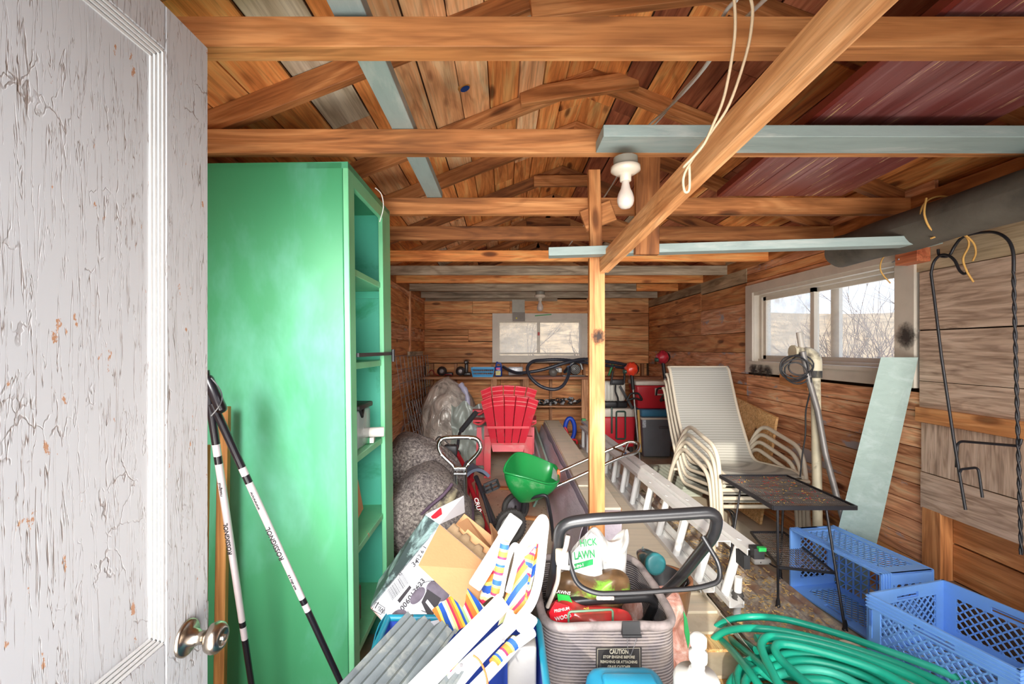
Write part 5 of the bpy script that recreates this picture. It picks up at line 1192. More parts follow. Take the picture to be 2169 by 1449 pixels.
def wheel(c, ax, r, w, name, par, tread=True, hubc=None):
    c = Vector(c); m = MB(); m.lathe([(r * .74, -w / 2), (r * .96, -w / 2), (r, -w * .3), (r, w * .3), (r * .96, w / 2), (r * .74, w / 2), (r * .70, 0), (r * .74, -w / 2)], c, ax, 32)
    o = m.build(name, RUBBER, par)
    if tread:
        R = basis(ax, (0.1, .2, 1)); m = MB()
        for k in range(36):
            a = k * math.pi / 18; d = R @ Vector((0, math.cos(a), math.sin(a))); tdir = R @ Vector((0, -math.sin(a), math.cos(a)))
            m.box(c + d * r, (w * .9, r * .07, r * .04), Matrix((Vector(ax).normalized(), tdir, d)).transposed())
        m.build('tread', RUBBER, o, kind='stuff')
    m = MB(); m.lathe([(0, -w * .3), (r * .25, -w * .35), (r * .3, -w * .1), (r * .74, -w * .12), (r * .74, w * .12), (r * .3, w * .1), (r * .25, w * .35), (0, w * .3)], c, ax, 24); m.build('hub', hubc or paint('hub grey', (112, 108, 104), .5), o)
    return o
wheel(P(1080, 1115, 3.05), (.45, -.9, .0), .115, .045, 'wheel', sd); wheel(P(1092, 1075, 3.5), (.45, -.9, 0), .115, .04, 'wheel', sd, False, paint('hub dark', (70, 64, 70), .5))
MB().tube([P(1080, 1112, 3.07), P(1092, 1073, 3.48)], .009, 8).build('axle', BLACK, sd)
MB().tube(rounded([P(1115, 1060, 3.10), P(1135, 1052, 3.0), P(1158, 1047, 2.98), P(1168, 1100, 2.99), P(1172, 1146, 3.02)], .05), .011, 8).build('stand_leg', BLACK, sd)
MB().tube(rounded([P(1118, 1062, 3.12), P(1180, 1030, 3.1), P(1250, 998, 3.12), P(1318, 967, 3.16), P(1352, 957, 3.18), P(1355, 940, 3.25), P(1335, 934, 3.28), P(1300, 949, 3.3), P(1240, 975, 3.3), P(1178, 1003, 3.28)], .05), .0115, 10).build('handle', CHROME, sd)
MB().tube([P(1318, 966, 3.16), P(1330, 938, 3.28)], .009, 8).build('cross_brace', CHROME, sd); MB().tube([P(1300, 949, 3.29), P(1325, 960, 3.16)], .009, 8).build('cross_brace', CHROME, sd)
MB().rbox(P(1183, 1005, 3.18), (.02, .04, .07), .008).build('dial', paint('dial orange', (234, 110, 60), .4), sd)
m = MB(); m.grid(lambda u, v: P(1168 + 14 * u + 4 * v, 1012 - 22 * v * (1 - .4 * u) + 8 * u, 3.05 + .15 * v), 4, 4, thick=.002); m.build('rain_flap', CLP, sd)

# ------------------------------------------------------------------ child's bicycle
bkx = empty('child_bicycle', (-.12, 3.3, 0), 'dark red child bicycle with black handlebars standing behind the cardboard box', 'bicycle')
BR = paint('bicycle red', (140, 26, 34), .3, var=.1, bumps=0)
rw = P(1008, 1128, 2.86); rw.z = .20; fw = Vector((-.44, 3.62, .20))
dirb = Vector((fw.x - rw.x, fw.y - rw.y, 0)).normalized(); axb = Vector((dirb.y, -dirb.x, .08))
wheel(rw, axb, .20, .045, 'wheel', bkx); wheel(fw, axb, .20, .045, 'wheel', bkx)
bb = rw.lerp(fw, .42) + Vector((.01, 0, .08)); st = P(1000, 1000, 3.12); head_ = P(965, 965, 3.40)
def tb_(a, b, r, nm, mt): MB().tube([a, b], r, 10).build(nm, mt, bkx)
tb_(head_ + Vector((0, .02, .0)), bb, .018, 'down_tube', BR); tb_(head_ + Vector((0, 0, .04)), st - Vector((0, 0, .06)), .016, 'top_tube', BR); tb_(bb, st, .016, 'seat_tube', BR)
for s in (-1, 1): tb_(bb + axb * .035 * s, rw + axb * .04 * s, .010, 'chain_stay', BR); tb_(st - Vector((0, 0, .08)) + axb * .03 * s, rw + axb * .04 * s, .009, 'seat_stay', BR); tb_(head_ - Vector((0, 0, .05)) + axb * .035 * s, fw + axb * .04 * s, .011, 'fork_blade', BR)
tb_(P(975, 975, 3.3), P(1035, 1130, 2.72), .016, 'frame_bar', BR)
tb_(P(1008, 1010, 3.1), P(1048, 1108, 2.8), .016, 'chain_guard', paint('guard black', (40, 36, 40), .4))
m = MB(); m.grid(lambda u, v: Vector((0, 0, 0)) + st + Vector((.0, 0, .02)) + dirb * (.24 * (u - .5)) + Vector((dirb.y, -dirb.x, 0)) * ((v - .5) * (.13 * (1 - u) ** .6 + .03)) + Vector((0, 0, .015 - .05 * (2 * v - 1) ** 2)), 12, 8, thick=.02); m.build('saddle', paint('saddle blue grey', (74, 82, 98), .5), bkx)
MB().tube(rounded([P(884, 972, 3.42), P(915, 950, 3.45), P(942, 945, 3.48), P(968, 958, 3.44), P(972, 925, 3.40), P(974, 915, 3.30), P(1005, 876, 3.20)], .06), .011, 8).build('handlebar', BLACK, bkx)
MB().tube([P(977, 912, 3.29), P(1008, 874, 3.19)], .019, 10).build('grip', BLKPL, bkx); MB().tube([P(880, 976, 3.40), P(908, 955, 3.44)], .019, 10).build('grip', BLKPL, bkx)
tb_(head_ - Vector((0, 0, .06)), P(966, 940, 3.44), .016, 'stem', BLACK)
MB().rbox(P(955, 955, 3.36), (.10, .06, .09), .012).build('number_plate', BLKPL, bkx)
MB().tube(catmull([P(915, 950, 3.43), P(930, 925, 3.36), P(955, 945, 3.34), P(975, 960, 3.36), P(962, 990, 3.36)], 6), .004, 6).build('brake_cable', BLKPL, bkx)
# crank and pedals
cr0 = P(1022, 1045, 2.94); MB().tube([cr0, P(1040, 1108, 2.80)], .010, 8).build('crank_arm', BLACK, bkx)
def pedal(c, R):
    m = MB(); c = Vector(c)
    for (a, b) in (((-.045, -.03), (.045, -.03)), ((-.045, .03), (.045, .03)), ((-.045, -.03), (-.045, .03)), ((.045, -.03), (.045, .03)), ((-.045, 0), (.045, 0)), ((0, -.03), (0, .03))):
        m.bar(c + R @ Vector((a[0], 0, a[1])), c + R @ Vector((b[0], 0, b[1])), .010, .016)
    m.build('pedal', BLKPL, bkx)
pedal(P(1041, 1030, 2.90), Euler((.3, -.35, .2)).to_matrix()); MB().tube([P(1041, 1030, 2.90), cr0], .007, 8).build('crank_pin', BLACK, bkx)
M_ = frame(P(1012, 1072, 2.72), (P(1016, 1085, 2.72) - P(1009, 1058, 2.72)), Vector((1, -.3, .2))); text('lettering', 'CRUX', .038, M_, WHITE, bkx)

# ------------------------------------------------------------------ chrome hand cart handle
hc = empty('hand_cart', (-.3, 2.62, 0), 'chrome tube push handle with a wide loop top, left of the red chairs', 'cart')
lo = [P(964, 994, 2.62), P(958, 985, 2.62), P(936, 963, 2.62), P(929, 945, 2.62), P(935, 931, 2.62), P(952, 927, 2.62), P(996, 927, 2.62), P(1012, 932, 2.62), P(1018, 947, 2.62), P(1011, 962, 2.62), P(992, 982, 2.62), P(985, 994, 2.62)]
fl = Vector((P(966, 0, 2.62).x, 2.66, .06)); fr = Vector((P(986, 0, 2.62).x, 2.66, .06))
MB().tube([fl] + catmull(lo, 5) + [fr], .0125, 10).build('loop_handle', CHROME, hc)
MB().tube([P(962, 992, 2.61), P(987, 992, 2.61)], .011, 8).build('clamp', CHROME, hc); MB().tube([P(962, 1004, 2.61), P(987, 1004, 2.61)], .007, 8).build('clamp', CHROME, hc)
for k, l in enumerate(lo[2::2]): MB().lathe([(0, -.004), (.006, -.003), (.006, 0)], l + Vector((0, -.012, 0)), (0, 1, 0), 8).build('rivet', WHITE, hc)
m = MB(); m.rbox((-.27, 2.68, .05), (.30, .16, .06), .02); m.build('cart_base', BLACK, hc)
for x in (-.45, -.09): wheel((x, 2.7, .085), (1, 0, 0), .085, .035, 'wheel', hc, False)

# ------------------------------------------------------------------ grey fleece pet beds behind the cabinet
FL = NT('grey fleece'); mp = FL.coords((1, 1, 1), 0); n1 = FL.noise(mp, 70, 4, .8); r1 = FL.ramp(n1, 0, [(.36, lin((64, 58, 58))), (.5, lin((118, 110, 106))), (.66, lin((170, 162, 154)))])
n2 = FL.noise(mp, 5, 3, .6); r2 = FL.ramp(n2, 0, [(.35, (.72, .70, .72)), (.6, (1.1, 1.08, 1.05))]); mx = FL.mix(1.0, (r1, 0), (r2, 0), 'MULTIPLY'); FL.l(mx, 2, FL.p, 'Base Color'); FL.set(.95); FL.bump(n1, 0, .8, .01); FL = FL.m
CAM = paint('camouflage cloth', (150, 140, 112), .85, var=.2, scale=12, second=(62, 54, 50), second_amt=.75, second_scale=9); PIP = paint('plum piping', (74, 56, 72), .7)
def petbed(label, c, rx, ry, rz, rot, seed):
    t_ = empty('pet_bed', Vector((c[0], c[1], c[2] - rz)), label, 'pet bed'); R = Euler(rot).to_matrix(); c = Vector(c)
    def f(u, v):
        a, b = 2 * math.pi * u, math.pi * (v * .80); k = 1 + .10 * noise.noise(Vector((math.cos(a) * 1.6 + seed, math.sin(a) * 1.6, b * 1.5)))
        e = lambda q: math.copysign(abs(q) ** .62, q)
        return c + R @ Vector((rx * e(math.cos(a)) * math.sin(b) ** .6 * k, ry * e(math.sin(a)) * math.sin(b) ** .6 * k, rz * e(math.cos(b)) * k))
    MB().grid(f, 40, 20).build('fleece_top', FL, t_)
    ring = [f(i / 48, .80 * 1.0) for i in range(48)]
    MB().tube(ring, .010, 6, True).build('piping', PIP, t_)
    low = [f(i / 48, .99) for i in range(48)]
    MB().tube([p_ + Vector((0, 0, 0)) for p_ in low], .045, 10, True).build('camouflage_border', CAM, t_)
    return t_
nb_ = petbed('nearer grey fleece pet bed with a plum piped camouflage border, beside the cabinet', (-.44, 2.60, .44), .24, .24, .26, (0, -.72, .15), 3)
petbed('farther grey fleece pet bed slumped behind the nearer one', (-.55, 3.02, .58), .27, .22, .20, (0, .55, .2), 8)
petbed('lowest grey fleece pet bed lying on the floor under the other two', (-.52, 2.86, .18), .30, .34, .16, (0, .05, .2), 12)

e_ = catmull([P(846, 1150, 2.40), P(880, 1112, 2.38), P(915, 1078, 2.37), P(945, 1052, 2.38), P(962, 1030, 2.42)], 5)
MB().tube([p_ + Vector((0, .03, -.03)) for p_ in e_], [.030 + .004 * math.sin(k * .9) for k in range(len(e_))], 10).build('camouflage_border', CAM, nb_)
MB().tube([p_ + Vector((-.012, .0, .012)) for p_ in e_], .0095, 8).build('piping', PIP, nb_)
# ------------------------------------------------------------------ blue bin with its load
TUBB = paint('blue tarp plastic', (52, 78, 168), .35, var=.15, scale=6); TUBR = paint('teal rim', (34, 140, 168), .35, var=.05)
bn = empty('blue_bin', (-.115, .98, 0), 'tall blue plastic bin with a teal rim at the bottom of the photo', 'bin')
bx0, bx1, by0, by1, bz = -.325, .095, .66, 1.27, .645
m = MB()
for (a, b, c, d) in ((bx0, bx0 + .006, by0, by1), (bx1 - .006, bx1, by0, by1), (bx0, bx1, by0, by0 + .006), (bx0, bx1, by1 - .006, by1)):
    m.b(a, b, c, d, 0, bz)
m.b(bx0, bx1, by0, by1, 0, .01); m.build('bin_body', TUBB, bn)
MB().tube(rounded([(bx0, by1, bz), (bx1, by1, bz), (bx1, by0, bz), (bx0, by0, bz), (bx0, by1, bz)], .04, 5), .009, 8).build('bin_rim', TUBR, bn)
m = MB(); m.grid(lambda u, v: Vector((bx0 - .012 + .02 * noise.noise(Vector((u * 5, v * 5, 0))), by0 + (by1 - by0 + .02) * u, bz - .30 * v)), 14, 10, thick=.003); m.build('tarp_fold', TUBR, bn)
# cardboard box
PRN = paint('white printed carton', (222, 224, 230), .5, var=.02, bumps=0); CIN = paint('inside cardboard', (190, 142, 98), .8, var=.04, bumps=.25, bump_scale=120); PULP = paint('paper pulp', (170, 142, 108), .95, var=.15, bumps=.7, bump_scale=60); PURP = paint('dark leaf print', (58, 66, 70), .5, second=(150, 176, 176), second_amt=.5, second_scale=14, bumps=0)
cb = empty('product_carton', P(850, 1320, 1.28), 'open white printed product carton with brown flaps tilted on the blue bin', 'carton')
F0, F1, F2 = P(931, 1111, 1.42), P(1042, 1206, 1.30), P(784, 1287, 1.33); F3 = F1 + F2 - F0; wv_ = P(984, 1088, 1.66) - F0; wv_ = wv_ - (F1 - F0).normalized() * 0
def slab(name, a, b, c, d, t, mat, par, n=None):
    nn = (b - a).cross(d - a).normalized() if n is None else Vector(n).normalized()
    m = MB(); m.prism([a, b, c, d], nn * t); return m.build(name, mat, par)
inn = wv_.normalized()
slab('printed_side', F0, F1, F3, F2, .004, PRN, cb, inn); B0_, B1_, B2_, B3_ = F0 + wv_, F1 + wv_, F2 + wv_, F3 + wv_
slab('left_side', F0, P(901, 1091, 1.50), P(802, 1229, 1.46), F2, .004, PURP, cb, F1 - F0); slab('right_side', F1, B1_, B3_, F3, .004, PRN, cb, F0 - F1); slab('back_side', B0_, B1_, B3_, B2_, .004, CIN, cb, -inn); slab('bottom', F2, F3, B3_, B2_, .004, CIN, cb, F0 - F2)
up_ = (F0 - F2).normalized()
# flaps
q0, q1, q2, q3 = F0 + Vector((0, -.004, 0)), F1 + Vector((0, -.004, 0)), P(1006, 1311, 1.16), P(886, 1198, 1.24)
slab('front_flap', q0, q1, q2, q3, .004, CIN, cb, (0, 1, .2))
slab('left_flap', F0, P(901, 1091, 1.45), P(982, 1051, 1.66), P(984, 1086, 1.66), .004, PRN, cb, (.2, 1, .3))
slab('red_print', P(921, 1112 - 8, 1.435), P(913, 1094, 1.445), P(934, 1075, 1.50), P(938, 1099, 1.475), .002, paint('red print', (204, 34, 48), .5, var=.15, scale=40), cb, (0, -1, -.2))
slab('right_flap', F1, B1_, P(1037, 1108, 1.66), P(1043, 1150, 1.36), .004, CIN, cb, (1, 0, 0))
slab('back_flap', B0_, B1_, P(1022, 1150, 1.60), P(986, 1098, 1.66), .004, CIN, cb, (0, -1, 0))
# packing inside the carton
e1 = (F1 - F0).normalized(); R_b = Matrix((e1, inn, e1.cross(inn))).transposed()
def inbox(a, b, c): return F0 + (F1 - F0) * a + wv_ * b - up_ * c
m = MB()
def pulp(u, v):
    k = .018 * (1 if (int(u * 7) % 2) else 0) + .006 * noise.noise(Vector((u * 8, v * 8, 0))); return inbox(.08 + .86 * u, .28 + .22 * v, .012 + k * .6 + .012 * math.cos(v * 6) )
m.grid(pulp, 30, 8, thick=.01); m.build('moulded_pulp', PULP, cb)
m = MB(); m.prism([inbox(.1, .55, .01), inbox(.9, .55, .02), inbox(.9, .92, .03), inbox(.1, .92, .0)], -up_ * .01); m.build('inner_pad', CIN, cb)
slab('inner_divider', inbox(.3, .50, -.004), inbox(.95, .5, .0), inbox(.95, .5, .06), inbox(.3, .5, .06), .004, CIN, cb, inn)
# printing on the white side
fr_u = (F2 - F0).normalized(); fn = -(F1 - F0).cross(F2 - F0).normalized(); fn = fn if fn.y < 0 else -fn
INK = paint('carton ink', (46, 44, 48), .5, bumps=0, var=.05)
def onface(px, py): # intersect pixel ray with the printed side, slightly proud
    d = P(px, py, 1.0) - Vector((0, 0, H0)); n = fn; t_ = (F0 - Vector((0, 0, H0))).dot(n) / d.dot(n); return Vector((0, 0, H0)) + d * t_ + n * .0012
def ft(s, px, py, qx, qy, size, name='lettering', mat=None):
    o = onface(px, py); x = onface(qx, qy) - o; M = frame(o, x, fn.cross(x)); 
    text(name, s, size, M, mat or INK, cb, depth=.0002)
ft('1006013623', 872, 1263, 886, 1244, .022); ft('1', 798, 1283, 802, 1286, .026); ft('YEAR', 808, 1291, 813, 1294, .012); ft('WARRANTY', 808, 1297, 813, 1300, .005)
ft('34', 880, 1193, 889, 1184, .022); ft('A5', 849, 1217, 855, 1210, .010); ft('12 6 1', 893, 1172, 900, 1160, .018)
rr = random.Random(4); m = MB(); a0, a1, a2 = onface(818, 1253), onface(854, 1214), onface(828, 1271)
f = 0.0
while f < 1:
    w = rr.choice((.008, .014, .022)); p = a0.lerp(a1, f); q = a0.lerp(a1, min(1, f + w)); d = (a2 - a0) * 1.2; m.prism([p, q, q + d, p + d], fn * .0003); f += w + rr.choice((.010, .018, .026))
m.build('barcode', INK, cb)
slab('logo_block', onface(842, 1272), onface(868, 1240), onface(872, 1245), onface(847, 1278), .0004, INK, cb, fn)
m = MB(); A = [onface(788, 1292), onface(797, 1276), onface(816, 1288), onface(807, 1302)]
for i in range(4): m.bar(A[i], A[(i + 1) % 4], .0015, .0008, up=fn)
m.build('warranty_frame', INK, cb)
PD = paint('printed tool grey', (96, 88, 100), .5, var=.25, scale=30, bumps=0); PDK = paint('printed tool black', (44, 42, 46), .5, bumps=0)
def oval(name, cx, cy, rx, ry, a, mat, off=.0005, n=20):
    c = []; 
    for k in range(n): t_ = 2 * math.pi * k / n; x, y = rx * math.cos(t_), ry * math.sin(t_); c.append(onface(cx + x * math.cos(a) - y * math.sin(a), cy + x * math.sin(a) + y * math.cos(a)))
    m = MB(); m.prism(c, fn * off); m.build(name, mat, cb)
oval('printed_tank', 846, 1308, 20, 16, -.6, PD); oval('printed_motor', 928, 1252, 26, 22, .5, PD); oval('printed_handle', 885, 1262, 22, 11, -.9, PD, .0007)
slab('printed_tool', onface(893, 1276), onface(906, 1248), onface(935, 1268), onface(912, 1316), .0009, PDK, cb, fn); slab('printed_plate', onface(902, 1276), onface(906, 1270), onface(922, 1290), onface(917, 1296), .0012, PRN, cb, fn)
m = MB(); m.tube([onface(915 + 40 * math.cos(a), 1265 + 34 * math.sin(a)) for a in [(-2.6 + i * .25) for i in range(20)]], .0010, 4); m.build('printed_cord', PDK, cb)

# grey corrugated pieces in the bin
FCM = paint('grey fibre cement', (112, 120, 122), .9, var=.16, scale=9, second=(140, 144, 138), second_amt=.45, second_scale=20, bumps=.5)
def corrp(label, O, U, V, nr, amp, lab_n=None):
    n = U.cross(V).normalized(); n = n if n.y < 0 else -n
    def f(u, v):
        k = u * nr; tri = abs((k % 1) - .5) * 2; st = -.10 * (int(k) / nr) * .5
        return O + U * u + V * (v + .05 * (int(min(k, nr - .01)) % 2)) + n * (amp * (tri ** 1.2)) 
    m = MB(); m.grid(f, nr * 6, 10, smooth=False, thick=.006); return m.build('corrugated_piece', FCM, None, label=label, cat='sheet')
O = P(862, 1306, 1.16); corrp('grey rough corrugated piece standing in the blue bin, below the carton', O, P(974, 1338, 1.10) - O + Vector((.0, 0, -.0)), P(705, 1475, .93) - O, 6, .012)
O = P(930, 1402, 1.02); corrp('small grey corrugated piece at the bottom edge, in front of the white beach chair arm', O, P(985, 1428, .98) - O, P(860, 1500, .90) - O, 5, .008)

# ------------------------------------------------------------------ folded beach chairs with striped slings
ST = NT('rainbow stripes'); tcx = ST.n('ShaderNodeTexCoord'); sx = ST.n('ShaderNodeSeparateXYZ'); ST.l(tcx, 'Object', sx, 0)
mu = ST.n('ShaderNodeMath', operation='MULTIPLY'); mu.inputs[1].default_value = 1 / .085; ST.l(sx, 'X', mu, 0); fr = ST.n('ShaderNodeMath', operation='FRACT'); ST.l(mu, 0, fr, 0)
cols = [(226, 214, 190), (30, 80, 170), (30, 80, 170), (206, 200, 100), (224, 120, 50), (224, 120, 50), (200, 40, 80), (226, 214, 190), (160, 190, 130), (30, 80, 170), (214, 180, 60), (224, 120, 50), (200, 40, 80), (200, 210, 140)]
ST.ramp(fr, 0, [(i / 14, lin(c)) for i, c in enumerate(cols)], 'CONSTANT'); rq = [n for n in ST.t.nodes if n.type == 'VALTORGB'][0]; ST.l(rq, 0, ST.p, 'Base Color'); ST.set(.75); ST = ST.m
WT = paint('white chair tube', (238, 240, 240), .3, var=.02, bumps=0)
def stripe(name, par, O, U, V, nu=24, nv=6, sag=.0, seed=0, pts=None, r=None, xd=None):
    """fabric; local x runs along U so that the stripes run along V"""
    M = frame(O, xd or U, V); Mi = M.inverted(); m = MB()
    if pts: m.tube([Mi @ p for p in pts], r, 10)
    else:
        def f(u, v):
            p = O + U * u + V * v; n = U.cross(V).normalized(); p = p + n * (sag * math.sin(math.pi * v) + .006 * noise.noise(Vector((u * 6 + seed, v * 3, 0)))); return Mi @ p
        m.grid(f, nu, nv, thick=.002)
    return m.build(name, ST, par, M)
c1_ = empty('beach_chair', P(1060, 1400, 1.05), 'folded white framed beach chair with a rainbow striped sling, right one in the bin', 'chair', 'folded striped beach chairs')
MB().tube(catmull([P(1097, 1172, 1.20), P(1122, 1136, 1.19), P(1142, 1106, 1.18), P(1150, 1099, 1.175), P(1154, 1110, 1.17), P(1151, 1140, 1.165), P(1146, 1190, 1.15), P(1138, 1240, 1.13), P(1124, 1280, 1.11), P(1098, 1312, 1.09), P(1060, 1350, 1.06), P(1010, 1402, 1.01), P(960, 1460, .96)], 5), .0115, 12).build('outer_tube', WT, c1_)
MB().prism([P(1098, 1168, 1.192), P(1148, 1102, 1.178), P(1140, 1150, 1.172), P(1122, 1155, 1.18)], (0, .006, 0)).build('corner_web', WT, c1_)
stripe('sling', c1_, P(1054, 1326, 1.10), P(1095, 1168, 1.19) - P(1054, 1326, 1.10), P(1116, 1284, 1.12) - P(1054, 1326, 1.10), sag=.012, xd=Vector((-.75, 0, .8)))
stripe('sling_fold', c1_, P(1110, 1290, 1.12), P(1136, 1150, 1.17) - P(1110, 1290, 1.12), P(1080, 1320, 1.14) - P(1110, 1290, 1.12), sag=-.01, seed=4)
MB().tube([P(1128, 1338, 1.10), P(1095, 1362, 1.07), P(1060, 1400, 1.03), P(1000, 1462, .97)], .0125, 10).build('lower_tube', WT, c1_)
stripe('sling_wrap', c1_, P(1092, 1360, 1.068), P(1030, 1430, 1.0) - P(1092, 1360, 1.068), Vector((0, 0, 1)), pts=[P(1094, 1358, 1.068), P(1072, 1380, 1.048), P(1046, 1408, 1.02)], r=.0145)
MB().rbox(P(1116, 1322, 1.08), (.035, .02, .05), .008, Euler((0, .6, 0)).to_matrix()).build('hinge_bracket', WT, c1_)
for (px, py, y) in ((1066, 1354, 1.04), (1118, 1318, 1.065)): MB().lathe([(.004, 0), (.004, .003)], P(px, py, y), (0, -1, 0), 8).build('rivet', STEEL, c1_)
c2_ = empty('beach_chair', P(970, 1400, 1.0), 'folded white framed beach chair with flat white armrests, left one in the bin', 'chair', 'folded striped beach chairs')
def flatbar(name, a, b, w, t_, par, mat=WT, up=(0, -1, .2)): MB().bar(a, b, w, t_, up=up).build(name, mat, par)
dA = P(870, 1475, .92) - P(1068, 1272, 1.07)
M_ = basis(dA, (0, -1, .25)); MB().rbox(P(1068, 1272, 1.07) + dA * .5, (dA.length, .042, .014), .005, M_).build('armrest', WT, c2_)
MB().rbox(P(1072, 1325, 1.055), (.016, .022, .07), .004, Euler((0, .35, 0)).to_matrix()).build('arm_bracket', paint('grey white bracket', (206, 206, 196), .4), c2_)
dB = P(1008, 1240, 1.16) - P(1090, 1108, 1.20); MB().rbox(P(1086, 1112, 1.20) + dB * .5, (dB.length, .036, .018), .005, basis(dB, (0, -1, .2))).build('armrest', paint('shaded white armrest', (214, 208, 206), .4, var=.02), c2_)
MB().rbox(P(1080, 1117, 1.19), (.062, .040, .022), .004, basis(dB, (0, -1, .2))).build('arm_end', WT, c2_)
MB().tube(catmull([P(1060, 1262, 1.12), P(1072, 1200, 1.14), P(1082, 1168, 1.15), P(1090, 1156, 1.15), P(1096, 1162, 1.15), P(1092, 1195, 1.14), P(1076, 1255, 1.12)], 5), .0075, 10).build('inner_loop', WT, c2_)
for k, (o1, o2, s) in enumerate([((1068, 1146), (1010, 1300), 0)]):
    pts = catmull([P(1070, 1146, 1.145), P(1066, 1170, 1.14), P(1056, 1215, 1.13), P(1048, 1262, 1.12)], 4)
    stripe('rolled_sling', c2_, pts[0], pts[-1] - pts[0], Vector((0, -1, 0)), pts=pts, r=.012)
stripe('sling', c2_, P(1046, 1262, 1.15), P(1068, 1150, 1.20) - P(1046, 1262, 1.15), P(1012, 1290, 1.18) - P(1046, 1262, 1.15), sag=.006, seed=2, xd=Vector((-.5, 0, .9)))
stripe('sling_lower', c2_, P(1030, 1290, 1.13), P(955, 1350, 1.10) - P(1030, 1290, 1.13), P(985, 1240, 1.24) - P(1030, 1290, 1.13), sag=.006, seed=6)
dC = P(900, 1485, .93) - P(1094, 1310, 1.08); MB().tube([P(1094, 1310, 1.09), P(900, 1485, .93)], .0125, 10).build('side_tube', WT, c2_)
MB().tube([P(1030, 1372, 1.05), P(940, 1475, .96)], .0125, 10).build('side_tube', WT, c2_)
stripe('sling_wrap', c2_, P(985, 1395, 1.0), P(930, 1460, .95) - P(985, 1395, 1.0), Vector((0, -1, 0)), pts=[P(962, 1400, .995), P(944, 1425, .975), P(930, 1444, .96)], r=.013)
for (px, py, y) in ((1058, 1296, 1.045), (972, 1376, .985), (977, 1408, .975)): MB().lathe([(.004, 0), (.004, .003)], P(px, py, y), (0, -1, 0), 8).build('rivet', STEEL, c2_)
MB().tube(catmull([P(1002, 1388, .96), P(1016, 1400, .955), P(1028, 1425, .95), P(1034, 1455, .94)], 5), .0022, 6).build('orange_cord', paint('orange cord', (234, 96, 40), .5), None, label='thin orange cord hanging over the white chair tubes', cat='cord')
MB().rbox(P(1105, 1425, 1.12), (.07, .05, .16), .006).build('grey_block', paint('grey metal channel', (150, 148, 146), .5, .3), None, label='grey metal channel standing in the bin right of the chair tubes', cat='channel')

# ------------------------------------------------------------------ lawn mower handle and grass catcher
mw = empty('lawn_mower', (.3, 1.6, 0), 'lawn mower with a looped black tube handle and grey mesh grass catcher', 'lawn mower')
TB = paint('black handle tube', (30, 30, 32), .3, .0, var=.12, wear=(140, 136, 130), wear_amt=-.3, wear_scale=20)
MB().tube(rounded([Vector((.115, 1.75, .38)), P(1163, 1280, 1.45), P(1178, 1190, 1.18), P(1186, 1110, 1.15), P(1250, 1100, 1.14), P(1400, 1092, 1.14), P(1520, 1084, 1.14), P(1515, 1130, 1.17), P(1440, 1225, 1.35), P(1370, 1290, 1.62), Vector((.52, 1.85, .30))], .085, 7), .0150, 14).build('handle_loop', TB, mw)
MB().tube(rounded([P(1150, 1285, 1.40), P(1170, 1280, 1.42), P(1240, 1272, 1.42), P(1375, 1264, 1.44), P(1388, 1275, 1.46), P(1368, 1320, 1.52), Vector((.50, 1.8, .30))], .05, 6), .0150, 12).build('lower_handle', TB, mw)
MB().tube(rounded([P(1203, 1168, 1.15), P(1207, 1195, 1.14), P(1222, 1240, 1.13), P(1262, 1258, 1.12), P(1340, 1256, 1.12), P(1480, 1246, 1.12), P(1526, 1232, 1.13), P(1524, 1195, 1.15), P(1488, 1136, 1.18)], .06, 6), .0062, 8).build('control_bail', TB, mw)
MB().rbox(P(1190, 1180, 1.14), (.030, .03, .034), .004).build('bail_bracket', paint('yellowed plastic', (206, 192, 170), .5, var=.1), mw); MB().tube([P(1185, 1200, 1.14), P(1206, 1203, 1.13)], .006, 8).build('bracket_pin', WHITE, mw)
MB().tube(catmull([P(1200, 1150, 1.12), P(1203, 1135, 1.12), P(1198, 1160, 1.125), P(1185, 1195, 1.13), P(1180, 1235, 1.2), P(1160, 1285, 1.3)], 5), .006, 7).build('throttle_cable', paint('grey sheath', (170, 160, 150), .6), mw)
t_ = MB().rbox(P(1282, 1267, 1.385), (.055, .008, .012), .003).build('handle_sticker', paint('sticker', (190, 180, 176), .5, var=.4, scale=60), mw)
MESHF = NT('catcher mesh cloth'); mp = MESHF.coords((1, 1, 1), 0); w_ = MESHF.n('ShaderNodeTexWave', bands_direction='Z'); w_.inputs['Scale'].default_value = 38; w_.inputs['Distortion'].default_value = .4; MESHF.l(mp, 0, w_, 'Vector')
r_ = MESHF.ramp(w_, 0, [(.2, lin((86, 80, 82))), (.8, lin((140, 132, 132)))]); n9 = MESHF.noise(mp, 9, 5, .7); rk = MESHF.ramp(n9, 0, [(.45, (0, 0, 0)), (.75, (1, 1, 1))]); mz = MESHF.mix((rk, 0), (r_, 0), lin((150, 138, 128))); MESHF.l(mz, 2, MESHF.p, 'Base Color'); MESHF.set(.9); MESHF.bump(w_, 0, .8, .003); MESHF = MESHF.m
gx0, gx1, gyf, gyb, gz1, gz0 = .108, .492, 1.275, 1.70, .622, .06
def ringp(u, gr=0.0):
    """rounded rectangle, u in 0..1 starting at front left going right"""
    w, d, r = (gx1 - gx0) / 2 + gr, (gyb - gyf) / 2 + gr, .07; a = 2 * math.pi * u; c, s = math.cos(a), math.sin(a); e = lambda q: math.copysign(abs(q) ** .32, q)
    return Vector(((gx0 + gx1) / 2 + w * e(c), (gyf + gyb) / 2 + d * e(s), 0))
def bagf(u, v):
    p = ringp(u, .012 * math.sin(math.pi * v) - .015 * v); p.z = gz1 + (gz0 - gz1) * v + .012 * noise.noise(Vector((p.x * 7, p.y * 5, 0))) * (1 - v); return p + Vector((0, .006 * noise.noise(Vector((p.x * 9, v * 5, 3))), 0))
MB().grid(bagf, 72, 18, thick=.004).build('grass_catcher', MESHF, mw)
